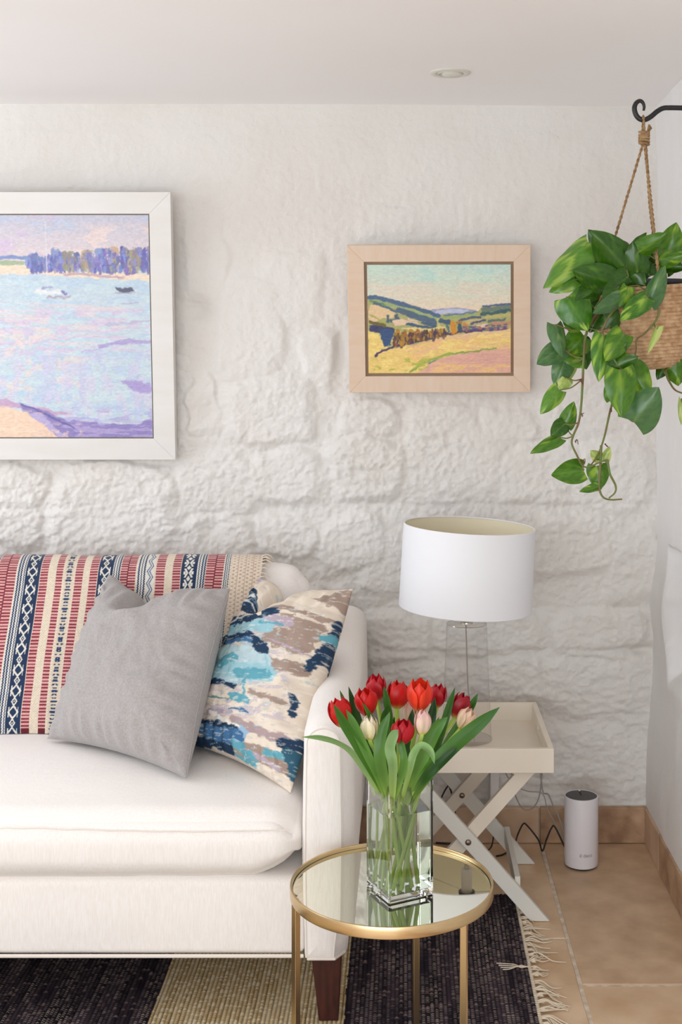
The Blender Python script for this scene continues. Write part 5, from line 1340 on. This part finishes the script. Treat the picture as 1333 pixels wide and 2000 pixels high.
# base, tip, width px, kind, roll, cup, Y base, Y tip
LF = [((1151,474),(1062,564),50,'l',.5,.5,2.72,2.70),((1188,505),(1150,448),44,'d',.3,.4,2.76,2.78),((1219,519),(1156,450),62,'d',.1,.5,2.70,2.68),
      ((1196,552),(1119,528),54,'d',.1,.4,2.69,2.66),((1124,546),(1073,571),30,'l',.4,.3,2.72,2.72),((1228,540),(1188,568),40,'d',.2,.3,2.70,2.68),
      ((1217,510),(1220,472),18,'d',.4,.4,2.74,2.74),((1246,532),(1236,472),46,'d',-.1,.3,2.70,2.69),((1250,492),(1304,455),34,'m',.3,.5,2.69,2.66),
      ((1240,478),(1264,454),16,'d',.4,.4,2.75,2.76),((1302,504),(1322,434),52,'m',-.1,.4,2.73,2.73),((1284,508),(1348,496),32,'m',.3,.5,2.71,2.68),
      ((1282,520),(1345,524),28,'d',.4,.5,2.74,2.72),((1266,590),(1300,518),36,'g',.3,.8,2.64,2.63),((1230,520),(1262,560),34,'d',0,.3,2.71,2.70),
      ((1168,562),(1122,592),36,'d',.2,.4,2.70,2.68),((1108,580),(1149,646),62,'v',.05,.5,2.69,2.66),((1216,583),(1158,612),30,'g',.3,.5,2.66,2.63),
      ((1264,580),(1211,627),36,'v',.2,.5,2.62,2.60),((1172,612),(1152,650),36,'d',.1,.3,2.72,2.72),((1098,678),(1049,712),40,'g',.2,.4,2.71,2.69),
      ((1086,634),(1100,700),30,'g',.4,.4,2.71,2.69),((1104,706),(1084,756),38,'g',.1,.5,2.73,2.73),((1142,656),(1106,694),50,'m',0,.4,2.73,2.72),
      ((1137,706),(1098,700),22,'l',.4,.4,2.73,2.72),((1116,704),(1114,742),26,'p',.2,.5,2.75,2.75),((1106,738),(1096,763),26,'p',.2,.4,2.72,2.71),
      ((1094,762),(1056,809),32,'l',.2,.4,2.71,2.70),((1180,655),(1170,746),40,'v',.0,.4,2.64,2.62),((1220,652),(1182,706),44,'m',.2,.4,2.61,2.60),
      ((1186,724),(1248,696),44,'d',.1,.4,2.63,2.61),((1212,722),(1216,815),56,'m',.0,.4,2.60,2.58),((1222,726),(1272,768),64,'m',.1,.4,2.64,2.62),
      ((1238,824),(1288,756),70,'g',.0,.3,2.62,2.60),((1302,704),(1284,742),26,'d',.3,.4,2.78,2.78),((1318,696),(1326,754),50,'m',.1,.4,2.76,2.76),
      ((1106,832),(1122,784),30,'m',.1,.5,2.70,2.70),((1104,828),(1076,852),30,'d',.1,.4,2.69,2.68),((1094,854),(1036,886),24,'m',.35,.5,2.69,2.67),
      ((1141,918),(1078,928),44,'m',.0,.4,2.69,2.67),((1168,910),(1172,958),40,'m',.0,.4,2.72,2.72),((1172,950),(1132,960),16,'m',.4,.4,2.71,2.70),
      ((1173,896),(1154,880),20,'p',.2,.5,2.72,2.72),((1180,900),(1192,872),18,'p',.2,.5,2.72,2.72),((1286,638),(1266,690),14,'p',.5,.9,2.60,2.59),
      ((1210,560),(1178,590),36,'d',.1,.4,2.68,2.66),((1270,540),(1246,500),34,'d',.1,.4,2.72,2.72),((1134,640),(1098,622),32,'d',.1,.4,2.74,2.74),
      ((1332,780),(1331,830),14,'p',.3,.6,2.74,2.74),((1290,560),(1330,590),26,'d',.3,.5,2.76,2.76),((1300,520),(1340,470),44,'d',.2,.5,2.82,2.84),
      ((1112,610),(1084,588),34,'m',.2,.4,2.76,2.76),((1132,668),(1146,722),40,'d',.2,.4,2.77,2.77),((1100,700),(1124,664),34,'d',.2,.4,2.77,2.77),((1190,640),(1206,600),34,'d',.2,.4,2.70,2.70),
      ((1162,600),(1128,560),40,'d',.1,.4,2.75,2.75),((1240,740),(1216,700),40,'d',.2,.4,2.68,2.68),((1200,780),(1194,735),36,'m',.2,.4,2.66,2.66),((1216,600),(1240,575),26,'d',.3,.4,2.68,2.68),
      ((1150,560),(1100,548),34,'d',.2,.4,2.76,2.76),((1262,520),(1280,470),40,'d',.1,.4,2.80,2.80),((1206,470),(1190,500),34,'d',.2,.4,2.80,2.80),((1228,560),(1210,600),26,'m',.2,.4,2.66,2.65),
      ((1160,520),(1128,500),40,'d',.2,.4,2.78,2.78),((1200,700),(1226,668),24,'d',.3,.4,2.62,2.61)]
vines = [[(1232, 572, 2.72), (1195, 612, 2.66), (1177, 645, 2.65), (1168, 660, 2.66)],
         [(1195, 575, 2.72), (1150, 640, 2.71), (1141, 700, 2.70), (1139, 740, 2.70), (1136, 790, 2.69), (1131, 825, 2.69), (1120, 852, 2.69), (1118, 868, 2.69), (1129, 892, 2.69), (1138, 909, 2.69), (1150, 912, 2.69), (1172, 903, 2.69), (1186, 898, 2.69)],
         [(1215, 720, 2.62), (1200, 775, 2.66), (1192, 805, 2.69), (1182, 850, 2.71), (1173, 878, 2.72), (1164, 896, 2.71), (1152, 912, 2.70)],
         [(1175, 870, 2.72), (1173, 915, 2.71), (1171, 950, 2.71), (1178, 970, 2.71), (1193, 976, 2.71), (1216, 975, 2.71)],
         [(1187, 898, 2.71), (1192, 925, 2.71), (1203, 948, 2.71), (1202, 962, 2.71), (1190, 973, 2.71)],
         [(1268, 572, 2.68), (1280, 592, 2.66), (1288, 610, 2.66), (1278, 632, 2.66), (1258, 653, 2.66), (1244, 664, 2.66), (1243, 685, 2.66), (1236, 710, 2.65)],
         [(1300, 725, 2.76), (1308, 745, 2.76), (1320, 762, 2.75), (1340, 770, 2.75)],
         [(1212, 575, 2.76), (1222, 545, 2.75), (1232, 520, 2.74)], [(1238, 575, 2.76), (1232, 545, 2.73), (1222, 522, 2.71)], [(1250, 570, 2.76), (1250, 540, 2.75), (1246, 500, 2.74)]]
for k, v in enumerate(vines):
    pts_ = crom([P(*q) for q in v], 8); n = len(pts_)
    MB().tube(pts_, [(0.0030-0.0014*i/n) for i in range(n)], 8).build('vine', M_vine, pot)
anc = [P(*q) for v in vines for q in v]
pt_m = []
for k, (bp, tp, wp_, kd, ro, cu_, Yb, Yt) in enumerate(LF):
    o, b = hleaf(bp, tp, wp_, kd, ro*(1 if k % 2 else -1), cu_, Yb, Yt, k*0.77)
    an_ = min(anc, key=lambda q: (q-b).length)
    d_ = (an_-b)
    if d_.length > 0.004:
        midp = (an_+b)/2+Vector((0, 0, -0.12*d_.length)) if bp[1] > 600 else (an_+b)/2+Vector((0, 0, 0.15*d_.length))
        MB().tube(crom([an_, midp, b, b+(P(*tp, Yt)-b)*0.12], 5), [0.0016]*10+[0.0013]*6, 6).build('petiole', M_vine, pot)
# little air roots at the nodes
m = MB(); r_ = random.Random(4)
for q in [(1135, 808, 2.69), (1124, 862, 2.69), (1139, 900, 2.69), (1132, 742, 2.69), (1182, 868, 2.71), (1192, 800, 2.68), (1173, 905, 2.71)]:
    for k in range(3):
        p = P(*q); m.tube(crom([p, p+Vector((r_.uniform(.001, .005), 0, r_.uniform(-.004, .006))), p+Vector((r_.uniform(.0, .008), -.002, r_.uniform(-.009, .004)))], 3), 0.0008, 5)
f = m.build('air_roots', mat('air_root', srgb(92, 60, 44), 0.8), pot)
